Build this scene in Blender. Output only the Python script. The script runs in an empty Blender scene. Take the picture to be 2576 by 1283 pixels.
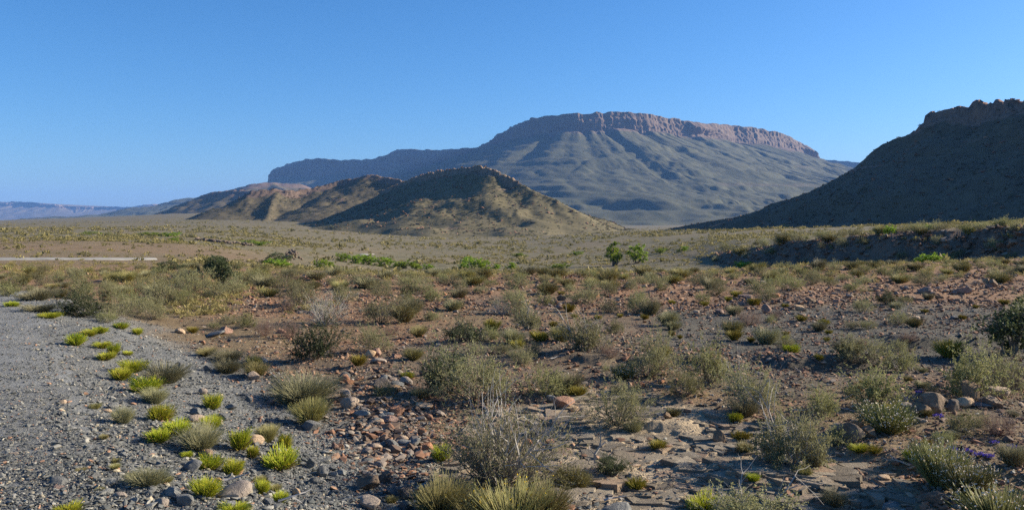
import bpy, math, random
import numpy as np

# ------------------------------------------------------------------ camera, world, sun
scene = bpy.context.scene
EYE = 2.1
FD = 2143.0            # focal length in units of a 2576 px wide picture
UC, VC, VH = 1288.0, 641.5, 555.0
PITCH = math.atan((VC - VH) / FD)
SUN_AZ, SUN_EL = 74.0, 22.0      # degrees right of the view axis, degrees up

cd = bpy.data.cameras.new("camera")
cam = bpy.data.objects.new("camera", cd)
scene.collection.objects.link(cam)
cam.location = (0, 0, EYE)
cam.rotation_euler = (math.pi / 2 - PITCH, 0, 0)
cd.sensor_width = 36.0
cd.lens = 36.0 * FD / 2576.0
cd.clip_start = 0.1
cd.clip_end = 80000.0
scene.camera = cam

w = bpy.data.worlds.new("World")
scene.world = w
w.use_nodes = True
nt = w.node_tree
sky = nt.nodes.new("ShaderNodeTexSky")
sky.sky_type = 'NISHITA'
sky.sun_disc = False
sky.sun_elevation = math.radians(SUN_EL)
sky.sun_rotation = math.radians(SUN_AZ)
sky.altitude = 900
sky.air_density = 1.0
sky.dust_density = 1.3
sky.ozone_density = 7.0
bg = nt.nodes["Background"]
bg.inputs[1].default_value = 0.074
hsv = nt.nodes.new("ShaderNodeHueSaturation")
hsv.inputs["Saturation"].default_value = 1.12
nt.links.new(sky.outputs[0], hsv.inputs["Color"])
nt.links.new(hsv.outputs[0], bg.inputs[0])

sl = bpy.data.lights.new("sun", 'SUN')
sl.energy = 5.0
sl.angle = math.radians(0.5)
sl.color = (1.0, 0.885, 0.71)
sun = bpy.data.objects.new("sun", sl)
scene.collection.objects.link(sun)
# a sun lamp shines along its -Z: tilt it so that -Z points away from the sun
from mathutils import Vector
sd = Vector((math.sin(math.radians(SUN_AZ)) * math.cos(math.radians(SUN_EL)),
             math.cos(math.radians(SUN_AZ)) * math.cos(math.radians(SUN_EL)),
             math.sin(math.radians(SUN_EL))))
sun.rotation_euler = sd.to_track_quat('Z', 'Y').to_euler()

scene.view_settings.view_transform = 'Standard'
scene.view_settings.look = 'None'
scene.view_settings.exposure = 1.2
scene.view_settings.gamma = 1.0
scene.render.engine = 'CYCLES'
scene.cycles.use_denoising = False
scene.cycles.use_adaptive_sampling = False
scene.cycles.sampling_pattern = 'BLUE_NOISE'
scene.cycles.max_bounces = 5
scene.cycles.diffuse_bounces = 3
scene.cycles.glossy_bounces = 1
scene.cycles.transmission_bounces = 3
scene.cycles.transparent_max_bounces = 4
scene.cycles.volume_bounces = 0

rng = np.random.default_rng(7)
random.seed(7)

# ------------------------------------------------------------------ helpers
def ray(u, v):
    """direction (dx, 1, dz) of a picture point, scaled to unit depth along +Y"""
    a = np.asarray(u, float) - UC
    b = -(np.asarray(v, float) - VC)
    c, s = math.cos(PITCH), math.sin(PITCH)
    y = FD * c + b * s
    z = -FD * s + b * c
    return a / y, z / y

def P(u, v, y):
    dx, dz = ray(u, v)
    return np.stack([dx * y, np.asarray(y, float) + 0 * dx, EYE + dz * y], -1)

def proj(x, y, z):
    c, s = math.cos(PITCH), math.sin(PITCH)
    dz = z - EYE
    depth = y * c - dz * s
    up = y * s + dz * c
    return UC + FD * x / depth, VC - FD * up / depth

def hash2(ix, iy, seed):
    h = (ix.astype(np.int64) * 374761393 + iy.astype(np.int64) * 668265263 + seed * 1442695041) & 0xFFFFFFFF
    h = ((h ^ (h >> 13)) * 1274126177) & 0xFFFFFFFF
    h = ((h ^ (h >> 16)) * 2246822519) & 0xFFFFFFFF
    return ((h ^ (h >> 15)) & 0xFFFFFF) / float(0xFFFFFF)

def vnoise(x, y, seed=0):
    x = np.asarray(x, float); y = np.asarray(y, float)
    ix = np.floor(x); iy = np.floor(y)
    fx = x - ix; fy = y - iy
    fx = fx * fx * fx * (fx * (fx * 6 - 15) + 10); fy = fy * fy * fy * (fy * (fy * 6 - 15) + 10)
    a = hash2(ix, iy, seed); b = hash2(ix + 1, iy, seed)
    c = hash2(ix, iy + 1, seed); d = hash2(ix + 1, iy + 1, seed)
    return (a + (b - a) * fx + (c - a) * fy + (a - b - c + d) * fx * fy) * 2 - 1

def fbm(x, y, seed=0, octaves=4, gain=0.5, lac=2.03):
    t = 0; amp = 1.0; tot = 0
    for o in range(octaves):
        t = t + amp * vnoise(x, y, seed + o * 17)
        tot += amp
        x = np.asarray(x) * lac + 11.3; y = np.asarray(y) * lac - 7.1
        amp *= gain
    return t / tot

def cells(x, y, seed):
    """distance to the nearest jittered cell point, and that cell's random number"""
    ix = np.floor(x); iy = np.floor(y)
    best = np.full(np.shape(x), 9.0); second = np.full(np.shape(x), 9.0); val = np.zeros(np.shape(x))
    for i in (-1, 0, 1):
        for j in (-1, 0, 1):
            cx = ix + i + hash2(ix + i, iy + j, seed)
            cy = iy + j + hash2(ix + i, iy + j, seed + 5)
            d = (cx - x) ** 2 + (cy - y) ** 2
            m = d < best
            second = np.where(m, best, np.minimum(second, d))
            val = np.where(m, hash2(ix + i, iy + j, seed + 9), val)
            best = np.where(m, d, best)
    return np.sqrt(best), np.sqrt(second), val

def sstep(a, b, x):
    t = np.clip((x - a) / (b - a), 0, 1)
    return t * t * (3 - 2 * t)

def make_mesh(name, V, F, mats=(), smooth=False, attrs=None, mat_idx=None):
    V = np.asarray(V, np.float32); F = np.asarray(F, np.int32)
    me = bpy.data.meshes.new(name)
    n, k = F.shape
    me.vertices.add(len(V)); me.vertices.foreach_set("co", V.ravel())
    me.loops.add(n * k); me.loops.foreach_set("vertex_index", F.ravel())
    me.polygons.add(n)
    me.polygons.foreach_set("loop_start", np.arange(0, n * k, k, dtype=np.int32))
    if mat_idx is not None:
        me.polygons.foreach_set("material_index", np.asarray(mat_idx, np.int32))
    me.update(calc_edges=True)
    me.polygons.foreach_set("use_smooth", np.full(n, bool(smooth)))
    for m in mats:
        me.materials.append(m)
    for key, arr in (attrs or {}).items():
        arr = np.asarray(arr, np.float32)
        if arr.ndim == 1:
            a = me.attributes.new(key, 'FLOAT', 'POINT'); a.data.foreach_set("value", arr)
        else:
            a = me.attributes.new(key, 'FLOAT_COLOR', 'POINT')
            c = np.ones((len(arr), 4), np.float32); c[:, :arr.shape[1]] = arr
            a.data.foreach_set("color", c.ravel())
    me.update()
    return me

def link(name, data, parent=None):
    o = bpy.data.objects.new(name, data)
    scene.collection.objects.link(o)
    if parent is not None:
        o.parent = parent
    return o

def tag(o, label=None, cat=None, group=None, kind=None):
    if label: o["label"] = label
    if cat: o["category"] = cat
    if group: o["group"] = group
    if kind: o["kind"] = kind
    return o

def grid_faces(nr, nc):
    i = np.arange(nr - 1)[:, None] * nc + np.arange(nc - 1)[None, :]
    return np.stack([i, i + 1, i + nc + 1, i + nc], -1).reshape(-1, 4)

# ------------------------------------------------------------------ materials
def new_mat(name):
    m = bpy.data.materials.new(name); m.use_nodes = True
    n = m.node_tree.nodes; l = m.node_tree.links
    b = n["Principled BSDF"]
    b.inputs["Roughness"].default_value = 0.9
    b.inputs["Specular IOR Level"].default_value = 0.15
    return m, n, l, b

def node(n, kind, **kw):
    x = n.new(kind)
    for k, v in kw.items():
        setattr(x, k, v)
    return x

def noise(n, l, scale, detail=4, rough=0.6, vec=None):
    t = n.new("ShaderNodeTexNoise")
    t.inputs["Scale"].default_value = scale
    t.inputs["Detail"].default_value = detail
    t.inputs["Roughness"].default_value = rough
    if vec is not None: l.new(vec, t.inputs["Vector"])
    return t.outputs["Fac"]

def mixc(n, l, fac, a, b, blend='MIX'):
    m = n.new("ShaderNodeMix"); m.data_type = 'RGBA'; m.blend_type = blend
    for s, v in ((0, fac), (6, a), (7, b)):
        if hasattr(v, "links"): l.new(v, m.inputs[s])
        elif isinstance(v, (int, float)): m.inputs[s].default_value = v
        else: m.inputs[s].default_value = (*v, 1)
    return m.outputs[2]

def ramp(n, l, fac, lo, hi, a=0.0, b=1.0):
    r = n.new("ShaderNodeMapRange")
    r.inputs["From Min"].default_value = lo; r.inputs["From Max"].default_value = hi
    r.inputs["To Min"].default_value = a; r.inputs["To Max"].default_value = b
    l.new(fac, r.inputs["Value"])
    return r.outputs["Result"]

def attr(n, name):
    a = n.new("ShaderNodeAttribute"); a.attribute_name = name
    return a

def bump(n, l, b, height, strength, dist):
    bn = n.new("ShaderNodeBump")
    bn.inputs["Strength"].default_value = strength
    bn.inputs["Distance"].default_value = dist
    l.new(height, bn.inputs["Height"]); l.new(bn.outputs[0], b.inputs["Normal"])

def leaf_mat(name, col, col2, trans=0.35, var=0.25):
    """leaves: two hues mixed by a per-leaf number, a little different on each plant, some light through them"""
    m = bpy.data.materials.new(name); m.use_nodes = True
    n = m.node_tree.nodes; l = m.node_tree.links
    b = n["Principled BSDF"]; b.inputs["Roughness"].default_value = 0.65
    b.inputs["Specular IOR Level"].default_value = 0.25
    a = attr(n, "tint")
    c = mixc(n, l, a.outputs["Fac"], col, col2)
    oi = n.new("ShaderNodeObjectInfo")
    hs = n.new("ShaderNodeHueSaturation")
    l.new(c, hs.inputs["Color"])
    l.new(ramp(n, l, oi.outputs["Random"], 0, 1, 1 - var, 1 + var), hs.inputs["Value"])
    l.new(ramp(n, l, oi.outputs["Random"], 0, 1, 0.488, 0.512), hs.inputs["Hue"])
    l.new(hs.outputs[0], b.inputs["Base Color"])
    t = n.new("ShaderNodeBsdfTranslucent"); l.new(hs.outputs[0], t.inputs["Color"])
    mx = n.new("ShaderNodeMixShader"); mx.inputs[0].default_value = trans
    l.new(b.outputs[0], mx.inputs[1]); l.new(t.outputs[0], mx.inputs[2])
    l.new(mx.outputs[0], n["Material Output"].inputs["Surface"])
    return m

def bark_mat(name, col, col2):
    m, n, l, b = new_mat(name)
    a = attr(n, "tint")
    l.new(mixc(n, l, a.outputs["Fac"], col, col2), b.inputs["Base Color"])
    return m

def stone_mat(name, col, col2, col3=None, fine=9.0):
    m, n, l, b = new_mat(name)
    tc = n.new("ShaderNodeTexCoord")
    oi = n.new("ShaderNodeObjectInfo")
    c = mixc(n, l, ramp(n, l, noise(n, l, 2.2, 6, 0.65, tc.outputs["Object"]), 0.35, 0.65), col, col2)
    if col3 is not None:
        c = mixc(n, l, ramp(n, l, noise(n, l, 5.0, 5, 0.7, tc.outputs["Object"]), 0.56, 0.66), c, col3)
    hs = n.new("ShaderNodeHueSaturation"); l.new(c, hs.inputs["Color"])
    l.new(ramp(n, l, oi.outputs["Random"], 0, 1, 0.7, 1.3), hs.inputs["Value"])
    l.new(ramp(n, l, oi.outputs["Random"], 0, 1, 0.6, 1.2), hs.inputs["Saturation"])
    l.new(hs.outputs[0], b.inputs["Base Color"])
    bump(n, l, b, noise(n, l, fine, 8, 0.7, tc.outputs["Object"]), 0.6, 0.08)
    return m

def tint_mat(name, stops, bump_scale=None):
    """small loose pieces: colour by a per-piece number"""
    m, n, l, b = new_mat(name)
    a = attr(n, "tint")
    r = n.new("ShaderNodeValToRGB")
    r.color_ramp.interpolation = 'CONSTANT' if len(stops) > 4 else 'LINEAR'
    while len(r.color_ramp.elements) < len(stops):
        r.color_ramp.elements.new(0.5)
    for e, (p, c) in zip(r.color_ramp.elements, stops):
        e.position = p; e.color = (*c, 1)
    l.new(a.outputs["Fac"], r.inputs["Fac"]); l.new(r.outputs["Color"], b.inputs["Base Color"])
    return m

M = {}
M["grey_leaf"] = leaf_mat("grey_leaf", (0.203, 0.196, 0.089), (0.306, 0.291, 0.140))
M["olive_leaf"] = leaf_mat("olive_leaf", (0.182, 0.187, 0.072), (0.310, 0.288, 0.124))
M["straw_leaf"] = leaf_mat("straw_leaf", (0.374, 0.319, 0.138), (0.308, 0.297, 0.114))
M["pale_leaf"] = leaf_mat("pale_leaf", (0.290, 0.274, 0.156), (0.360, 0.333, 0.192))
M["dark_leaf"] = leaf_mat("dark_leaf", (0.045, 0.060, 0.025), (0.100, 0.120, 0.050))
M["lime_leaf"] = leaf_mat("lime_leaf", (0.333, 0.392, 0.030), (0.529, 0.516, 0.059), 0.4, 0.15)
M["gold_leaf"] = leaf_mat("gold_leaf", (0.36, 0.29, 0.050), (0.30, 0.28, 0.060), 0.4, 0.15)
M["tree_leaf"] = leaf_mat("tree_leaf", (0.135, 0.210, 0.018), (0.271, 0.367, 0.037), 0.4, 0.2)
M["mauve_leaf"] = leaf_mat("mauve_leaf", (0.21, 0.155, 0.115), (0.26, 0.20, 0.165))
M["twig"] = bark_mat("twig", (0.122, 0.098, 0.071), (0.325, 0.281, 0.218))
M["dead_twig"] = bark_mat("dead_twig", (0.22, 0.20, 0.175), (0.48, 0.45, 0.41))
M["rust_twig"] = bark_mat("rust_twig", (0.16, 0.085, 0.06), (0.28, 0.16, 0.12))
M["red_stem"] = bark_mat("red_stem", (0.22, 0.16, 0.05), (0.30, 0.20, 0.08))
M["yellow_flower"] = bark_mat("yellow_flower", (0.62, 0.40, 0.02), (0.72, 0.52, 0.03))
M["white_flower"] = bark_mat("white_flower", (0.580, 0.484, 0.368), (0.740, 0.651, 0.528))
M["violet_flower"] = bark_mat("violet_flower", (0.10, 0.06, 0.42), (0.20, 0.14, 0.60))
M["red_stone"] = stone_mat("red_stone", (0.287, 0.145, 0.089), (0.398, 0.232, 0.148), (0.188, 0.113, 0.084))
M["tan_stone"] = stone_mat("tan_stone", (0.390, 0.279, 0.186), (0.494, 0.368, 0.252), (0.286, 0.216, 0.156))
M["grey_stone"] = stone_mat("grey_stone", (0.150, 0.153, 0.148), (0.238, 0.235, 0.216), (0.298, 0.267, 0.211))
M["dark_stone"] = stone_mat("dark_stone", (0.146, 0.106, 0.074), (0.262, 0.187, 0.123), (0.349, 0.249, 0.162))
M["gravel"] = tint_mat("gravel", [(0, (0.092, 0.097, 0.092)), (0.25, (0.133, 0.134, 0.123)), (0.5, (0.169, 0.166, 0.148)),
                                   (0.72, (0.291, 0.276, 0.235)), (0.88, (0.335, 0.288, 0.203)), (0.95, (0.335, 0.197, 0.126))])
M["rubble"] = tint_mat("rubble", [(0, (0.129, 0.092, 0.069)), (0.2, (0.207, 0.115, 0.073)), (0.42, (0.274, 0.150, 0.093)),
                                   (0.62, (0.319, 0.200, 0.128)), (0.82, (0.230, 0.190, 0.153)), (0.95, (0.370, 0.270, 0.186))])
M["scrub"] = leaf_mat("scrub", (0.170, 0.149, 0.058), (0.353, 0.284, 0.110), 0.3, 0.0)
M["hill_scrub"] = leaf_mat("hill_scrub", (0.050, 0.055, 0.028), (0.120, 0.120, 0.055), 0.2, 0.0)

# ------------------------------------------------------------------ the lie of the land
# for columns of the photograph: (distance ahead in m, the picture row where that ground is seen)
COLS = {
    -700: [(30, 700), (55, 665), (70, 655), (110, 618), (150, 604), (300, 590), (700, 577), (1500, 570), (4000, 562), (9000, 559)],
    0:    [(30, 700), (50, 665), (66, 652), (95, 622), (115, 605), (160, 597), (300, 586), (700, 573), (1500, 563), (2600, 555), (4000, 556), (9000, 557)],
    200:  [(30, 700), (50, 667), (66, 654), (95, 624), (115, 607), (160, 598), (300, 586), (700, 570), (1500, 557), (2600, 548), (4000, 550), (9000, 555)],
    500:  [(30, 700), (50, 670), (66, 660), (90, 640), (120, 618), (160, 606), (300, 592), (700, 572), (1400, 550), (2200, 535), (4000, 540), (9000, 550)],
    760:  [(32, 692), (50, 681), (80, 672), (110, 658), (150, 640), (220, 620), (400, 600), (800, 575), (1600, 552), (2400, 545), (4000, 550), (9000, 555)],
    1000: [(33, 691), (55, 690), (100, 686), (150, 674), (200, 650), (280, 632), (420, 615), (650, 598), (1000, 585), (2000, 570), (4000, 562), (9000, 558)],
    1300: [(34, 690), (55, 692), (100, 688), (150, 676), (220, 650), (320, 628), (480, 612), (700, 598), (1000, 588), (2000, 574), (4000, 564), (9000, 558)],
    1560: [(35, 686), (55, 690), (100, 686), (150, 674), (190, 652), (260, 625), (340, 602), (480, 588), (800, 582), (2000, 574), (4000, 564), (9000, 558)],
    1760: [(36, 682), (55, 690), (85, 686), (118, 666), (165, 628), (240, 602), (360, 586), (480, 580), (800, 578), (2000, 572), (4000, 564), (9000, 558)],
    1860: [(37, 676), (55, 686), (84, 682), (104, 674), (200, 605), (320, 580), (480, 577), (800, 575), (2000, 570), (4000, 564), (9000, 558)],
    2000: [(38, 671), (55, 682), (70, 680), (86, 674), (180, 606), (270, 576), (480, 574), (800, 572), (2000, 568), (4000, 564), (9000, 558)],
    2300: [(40, 660), (55, 674), (70, 668), (140, 600), (225, 569), (320, 567), (480, 566), (800, 565), (2000, 562), (4000, 560), (9000, 558)],
    2576: [(42, 649), (50, 662), (58, 660), (110, 590), (190, 560), (300, 557), (480, 556), (800, 556), (2000, 556), (4000, 556), (9000, 556)],
    3300: [(38, 640), (46, 655), (90, 580), (150, 552), (300, 550), (480, 550), (800, 550), (2000, 550), (4000, 553), (9000, 556)],
}
_LY = np.arange(math.log(2.0), math.log(12000.0), 0.02)
_CU = np.array(sorted(COLS), float)
_T = []
for cu in _CU:
    pts = [(2.0, 0.0), (12.0, 0.0), (20.0, 0.02)]
    for y, v in COLS[int(cu)]:
        pts.append((y, EYE + ray(0, v)[1] * y))
    a = np.array(pts)
    _T.append(np.interp(_LY, np.log(a[:, 0]), a[:, 1]))
_T = np.array(_T)
_UG = np.arange(-700, 3301, 20.0)
_TAB = np.array([np.interp(_UG, _CU, _T[:, j]) for j in range(_T.shape[1])])     # rows: log y, cols: u
def _blur(a, axis, s):
    k = np.exp(-0.5 * (np.arange(-3 * s, 3 * s + 1) / s) ** 2); k /= k.sum()
    p = [(0, 0), (0, 0)]; p[axis] = (3 * s, 3 * s)
    b = np.pad(a, p, mode='edge')
    return np.apply_along_axis(lambda r: np.convolve(r, k, 'valid'), axis, b)
_TAB = _blur(_blur(_TAB, 0, 1), 1, 3)

ROAD_Z = 0.45
def road_s(x, y):
    """metres to the right of the road's edge"""
    return (x + 2.30) * 0.852 + (y - 4.86) * 0.524 - 0.010 * np.clip(y - 6, 0, 14) ** 1.5

def bank_foot(u):
    """distance ahead of the foot of the stream bank, for a column of the photograph"""
    return np.interp(u, [1700, 1760, 1860, 2000, 2300, 2576, 3300], [150, 125, 104, 86, 70, 58, 46])

def ground_base(x, y):
    x = np.asarray(x, float); y = np.asarray(y, float)
    yy = np.clip(y, 2.0, 11900.0)
    u = np.clip(UC + FD * x / yy, -699, 3299)
    fj = (np.log(yy) - _LY[0]) / 0.02
    fi = (u + 700) / 20.0
    j = np.clip(np.floor(fj).astype(int), 0, len(_LY) - 2); i = np.clip(np.floor(fi).astype(int), 0, len(_UG) - 2)
    tj = fj - j; ti = fi - i
    z = (_TAB[j, i] * (1 - tj) * (1 - ti) + _TAB[j + 1, i] * tj * (1 - ti) + _TAB[j, i + 1] * (1 - tj) * ti + _TAB[j + 1, i + 1] * tj * ti)
    q = y / bank_foot(u)
    q = q + 0.035 * vnoise(x * 0.22, y * 0.10, 54) + 0.018 * vnoise(x * 0.8, y * 0.3, 55)
    z = z + np.interp(u, [1690, 1760, 1860, 2000, 2300, 2576, 3300], [0, 0.3, 1.6, 2.4, 2.5, 2.2, 2.0]) * sstep(1.0, 1.085, q) * (1 - sstep(1.15, 2.6, q))
    s = road_s(x, y)
    emb = ROAD_Z * (1 - sstep(-0.1, 2.5, s + 0.25 * vnoise(x * 0.8, y * 0.8, 3))) * (1 - sstep(15, 26, y))
    return z + emb

def slab_mask(x, y):
    """pale layered mudstone laid bare in front and to the right of the middle"""
    cx = 1.15 + (y - 7) * 0.02
    m = 1 - sstep(0.8, 1.1, np.sqrt(((x - cx) / 1.75) ** 2 + ((y - 7.0) / 3.6) ** 2) + 0.28 * fbm(x * 0.9, y * 0.9, 31, 3))
    return m * sstep(1.6, 2.6, road_s(x, y))

def ground_z(x, y):
    x = np.asarray(x, float); y = np.asarray(y, float)
    z = ground_base(x, y)
    s = road_s(x, y)
    onroad = 1 - sstep(-0.6, 0.6, s)
    near = 1 - sstep(40, 90, y)
    off = 1 - 0.85 * onroad * (1 - sstep(15, 26, y))
    m = slab_mask(x, y)
    off = off * (1 - 0.7 * m)
    z = z + near * off * (0.11 * fbm(x * 0.22, y * 0.22, 5, 3) + 0.045 * fbm(x * 1.1, y * 1.1, 6, 3))
    z = z + near * (1 - 0.6 * m) * (0.012 * fbm(x * 6, y * 6, 8, 3) + 0.008 * fbm(x * 17, y * 17, 9, 2)) * (1 - sstep(14, 30, y))
    z = z + (1 - near) * sstep(60, 200, y) * (0.30 * fbm(x * 0.06, y * 0.06, 12, 4)) + sstep(300, 900, y) * 1.5 * fbm(x * 0.008, y * 0.008, 13, 4)
    # bare mudstone in steps
    lay = fbm(x * 0.55 + 3, y * 1.3, 41, 5, 0.55) * 0.5 + 0.5 + 0.05 * vnoise(x * 7, y * 11, 43) + 0.02 * (y - 7)
    ter = np.floor(lay * 11) / 11.0
    fr = lay * 11 - np.floor(lay * 11)
    z = z + m * (0.30 * (ter + sstep(0.85, 1.0, fr) / 11.0) - 0.14)
    # low cut banks where water has run
    for (cx, cy, wd, dr, hh) in ((4.6, 11.9, 1.0, 0.05, 0.22), (1.8, 12.3, 1.5, -0.1, 0.14), (0.2, 14.8, 1.3, 0.0, 0.12), (7.6, 14.2, 1.4, 0.12, 0.22), (9.0, 9.3, 1.4, 0.1, 0.12), (4.2, 6.6, 1.6, -0.25, 0.10)):
        e = (y - cy) - dr * (x - cx) + 0.18 * vnoise(x * 2.5, y * 1.0, 47)
        z = z + 0.65 * hh * sstep(-0.12, 0.12, e) * (1 - sstep(0.2, 2.2, e)) * (1 - sstep(0.6, 1.0, np.abs(x - cx) / wd))
    # shattered rock on the stream bank
    u = UC + FD * x / np.clip(y, 1, None)
    q = y / bank_foot(u)
    bank = sstep(0.97, 1.03, q) * (1 - sstep(1.08, 1.14, q)) * sstep(1780, 1880, u)
    z = z + bank * (0.5 * fbm(x * 0.5, y * 0.3, 51, 4, 0.65) + 0.10 * vnoise(x * 1.7, y * 2.3, 53))
    return z

def hit(u, v, ymin=3.0, ymax=400.0):
    """first ground point seen at a picture point"""
    dx, dz = ray(u, v)
    ys = np.exp(np.linspace(math.log(ymin), math.log(ymax), 900))
    d = EYE + dz * ys - ground_z(dx * ys, ys)
    k = np.argmax(d < 0)
    if d[k] >= 0: k = len(ys) - 1
    y0, y1 = ys[max(k - 1, 0)], ys[k]
    for _ in range(12):
        ym = 0.5 * (y0 + y1)
        if EYE + dz * ym - float(ground_z(dx * ym, ym)) < 0: y1 = ym
        else: y0 = ym
    return float(dx * y1), float(y1)

# ground sheet: rows by distance, columns fanning out from a point behind the camera
rows = [1.0]
while rows[-1] < 11500:
    y = rows[-1]
    rows.append(y + max(0.016, min(y * y * 0.00050, y * 0.018)))
rows = np.array(rows)
B = 7.0
tt = np.linspace(-1, 1, 1101)
tt = 0.62 * tt + 0.48 * tt ** 3
X = tt[None, :] * (rows[:, None] + B); Y = np.repeat(rows[:, None], len(tt), 1)
Z = ground_z(X, Y)
s_ = road_s(X, Y)
shale = (1 - sstep(2.0, 3.6, s_ + 1.5 * sstep(11, 16, Y) + 0.9 * fbm(X * 0.7, Y * 0.7, 61, 3))) * (1 - sstep(17, 21, Y + 2 * vnoise(X * .5, Y * .5, 62)))
slab = slab_mask(X, Y)
Ug, _ = proj(X, Y, Z)
red = sstep(17.5, 23, Y + 3 * fbm(X * 0.25, Y * 0.25, 63, 3)) * (1 - sstep(38, 55, Y))
red = np.maximum(red, 0.8 * sstep(80, 92, Y) * (1 - sstep(120, 150, Y)) * (1 - sstep(600, 800, Ug)))
red = np.maximum(red, 0.8 * sstep(-0.1, 0.5, fbm(X * 0.35 + 8, Y * 0.35, 64, 4)) * (1 - sstep(20, 40, Y)) * (1 - shale))
dark = sstep(1450, 1750, Ug) * sstep(10.5, 12.5, Y) * (1 - sstep(19, 22, Y + 2 * fbm(X * 0.3, Y * 0.3, 66, 3)))
dark = np.maximum(dark, 0.6 * sstep(0.05, 0.3, fbm(X * 0.4, Y * 0.4, 67, 4)) * (1 - shale) * (1 - sstep(20, 30, Y)))
veg = sstep(55, 110, Y)
Qb = Y / bank_foot(Ug)
bank = sstep(0.96, 1.0, Qb) * (1 - sstep(1.09, 1.13, Qb)) * sstep(1740, 1860, Ug)

gm, n, l, b = new_mat("karoo_ground")
geo = n.new("ShaderNodeNewGeometry"); pos = geo.outputs["Position"]
za = attr(n, "zone_a"); zb = attr(n, "zone_b")
sa = n.new("ShaderNodeSeparateColor"); l.new(za.outputs["Color"], sa.inputs[0])
sb = n.new("ShaderNodeSeparateColor"); l.new(zb.outputs["Color"], sb.inputs[0])
nf = noise(n, l, 45.0, 3, 0.7, pos); nm = noise(n, l, 4.0, 6, 0.65, pos); nl = noise(n, l, 0.6, 5, 0.6, pos)
nv = noise(n, l, 0.035, 6, 0.7, pos); ng = noise(n, l, 0.35, 5, 0.75, pos)
soil = mixc(n, l, ramp(n, l, nm, 0.35, 0.65), (0.150, 0.108, 0.062), (0.226, 0.165, 0.093))
soil = mixc(n, l, sa.outputs[2], soil, mixc(n, l, ramp(n, l, nm, 0.3, 0.7), (0.213, 0.120, 0.068), (0.282, 0.176, 0.101)))
soil = mixc(n, l, sb.outputs[0], soil, mixc(n, l, ramp(n, l, nf, 0.3, 0.7), (0.072, 0.066, 0.052), (0.135, 0.122, 0.096)))
soil = mixc(n, l, sa.outputs[1], soil, mixc(n, l, ramp(n, l, nm, 0.3, 0.7), (0.320, 0.252, 0.168), (0.468, 0.365, 0.238)))
shl = mixc(n, l, ramp(n, l, nf, 0.35, 0.7), (0.106, 0.109, 0.107), (0.230, 0.231, 0.216))
soil = mixc(n, l, sa.outputs[0], soil, shl)
vg = mixc(n, l, ramp(n, l, ng, 0.38, 0.62), (0.098, 0.088, 0.050), (0.195, 0.168, 0.100))
vg = mixc(n, l, ramp(n, l, nv, 0.45, 0.66, 0, 0.7), vg, mixc(n, l, ramp(n, l, ng, 0.35, 0.65), (0.160, 0.115, 0.072), (0.215, 0.165, 0.100)))
vf = n.new("ShaderNodeMath"); vf.operation = 'MULTIPLY'; l.new(sb.outputs[1], vf.inputs[0])
l.new(ramp(n, l, sa.outputs[2], 0, 1, 1.0, 0.55), vf.inputs[1])
soil = mixc(n, l, vf.outputs[0], soil, vg)
soil = mixc(n, l, sb.outputs[2], soil, mixc(n, l, ramp(n, l, ng, 0.35, 0.6), (0.107, 0.074, 0.054), (0.189, 0.132, 0.093)))
l.new(soil, b.inputs["Base Color"])
hsum = n.new("ShaderNodeMath"); hsum.operation = 'ADD'; l.new(nf, hsum.inputs[0]); l.new(nm, hsum.inputs[1])
bump(n, l, b, hsum.outputs[0], 0.9, 0.03)
V = np.stack([X, Y, Z], -1).reshape(-1, 3)
g = link("ground", make_mesh("ground", V, grid_faces(len(rows), len(tt)), [gm], True,
         {"zone_a": np.stack([shale, slab, red], -1).reshape(-1, 3), "zone_b": np.stack([dark, veg, bank], -1).reshape(-1, 3)}))
tag(g, "stony semi-desert plain of brown soil, shale and bare mudstone", None, None, "structure")

# ------------------------------------------------------------------ roads
rm, n, l, b = new_mat("road_gravel")
geo = n.new("ShaderNodeNewGeometry")
c = mixc(n, l, ramp(n, l, noise(n, l, 38, 4, 0.75, geo.outputs["Position"]), 0.35, 0.68), (0.119, 0.123, 0.122), (0.267, 0.266, 0.252))
c = mixc(n, l, ramp(n, l, noise(n, l, 0.9, 4, 0.6, geo.outputs["Position"]), 0.4, 0.65, 0, 0.4), c, (0.284, 0.295, 0.296))
l.new(c, b.inputs["Base Color"])
bump(n, l, b, noise(n, l, 38, 5, 0.8, geo.outputs["Position"]), 1.0, 0.03)
rm2, n, l, b = new_mat("pale_road_gravel")
geo = n.new("ShaderNodeNewGeometry")
c = mixc(n, l, ramp(n, l, noise(n, l, 2.0, 4, 0.7, geo.outputs["Position"]), 0.35, 0.65), (0.239, 0.229, 0.209), (0.309, 0.298, 0.270))
l.new(c, b.inputs["Base Color"])

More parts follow.
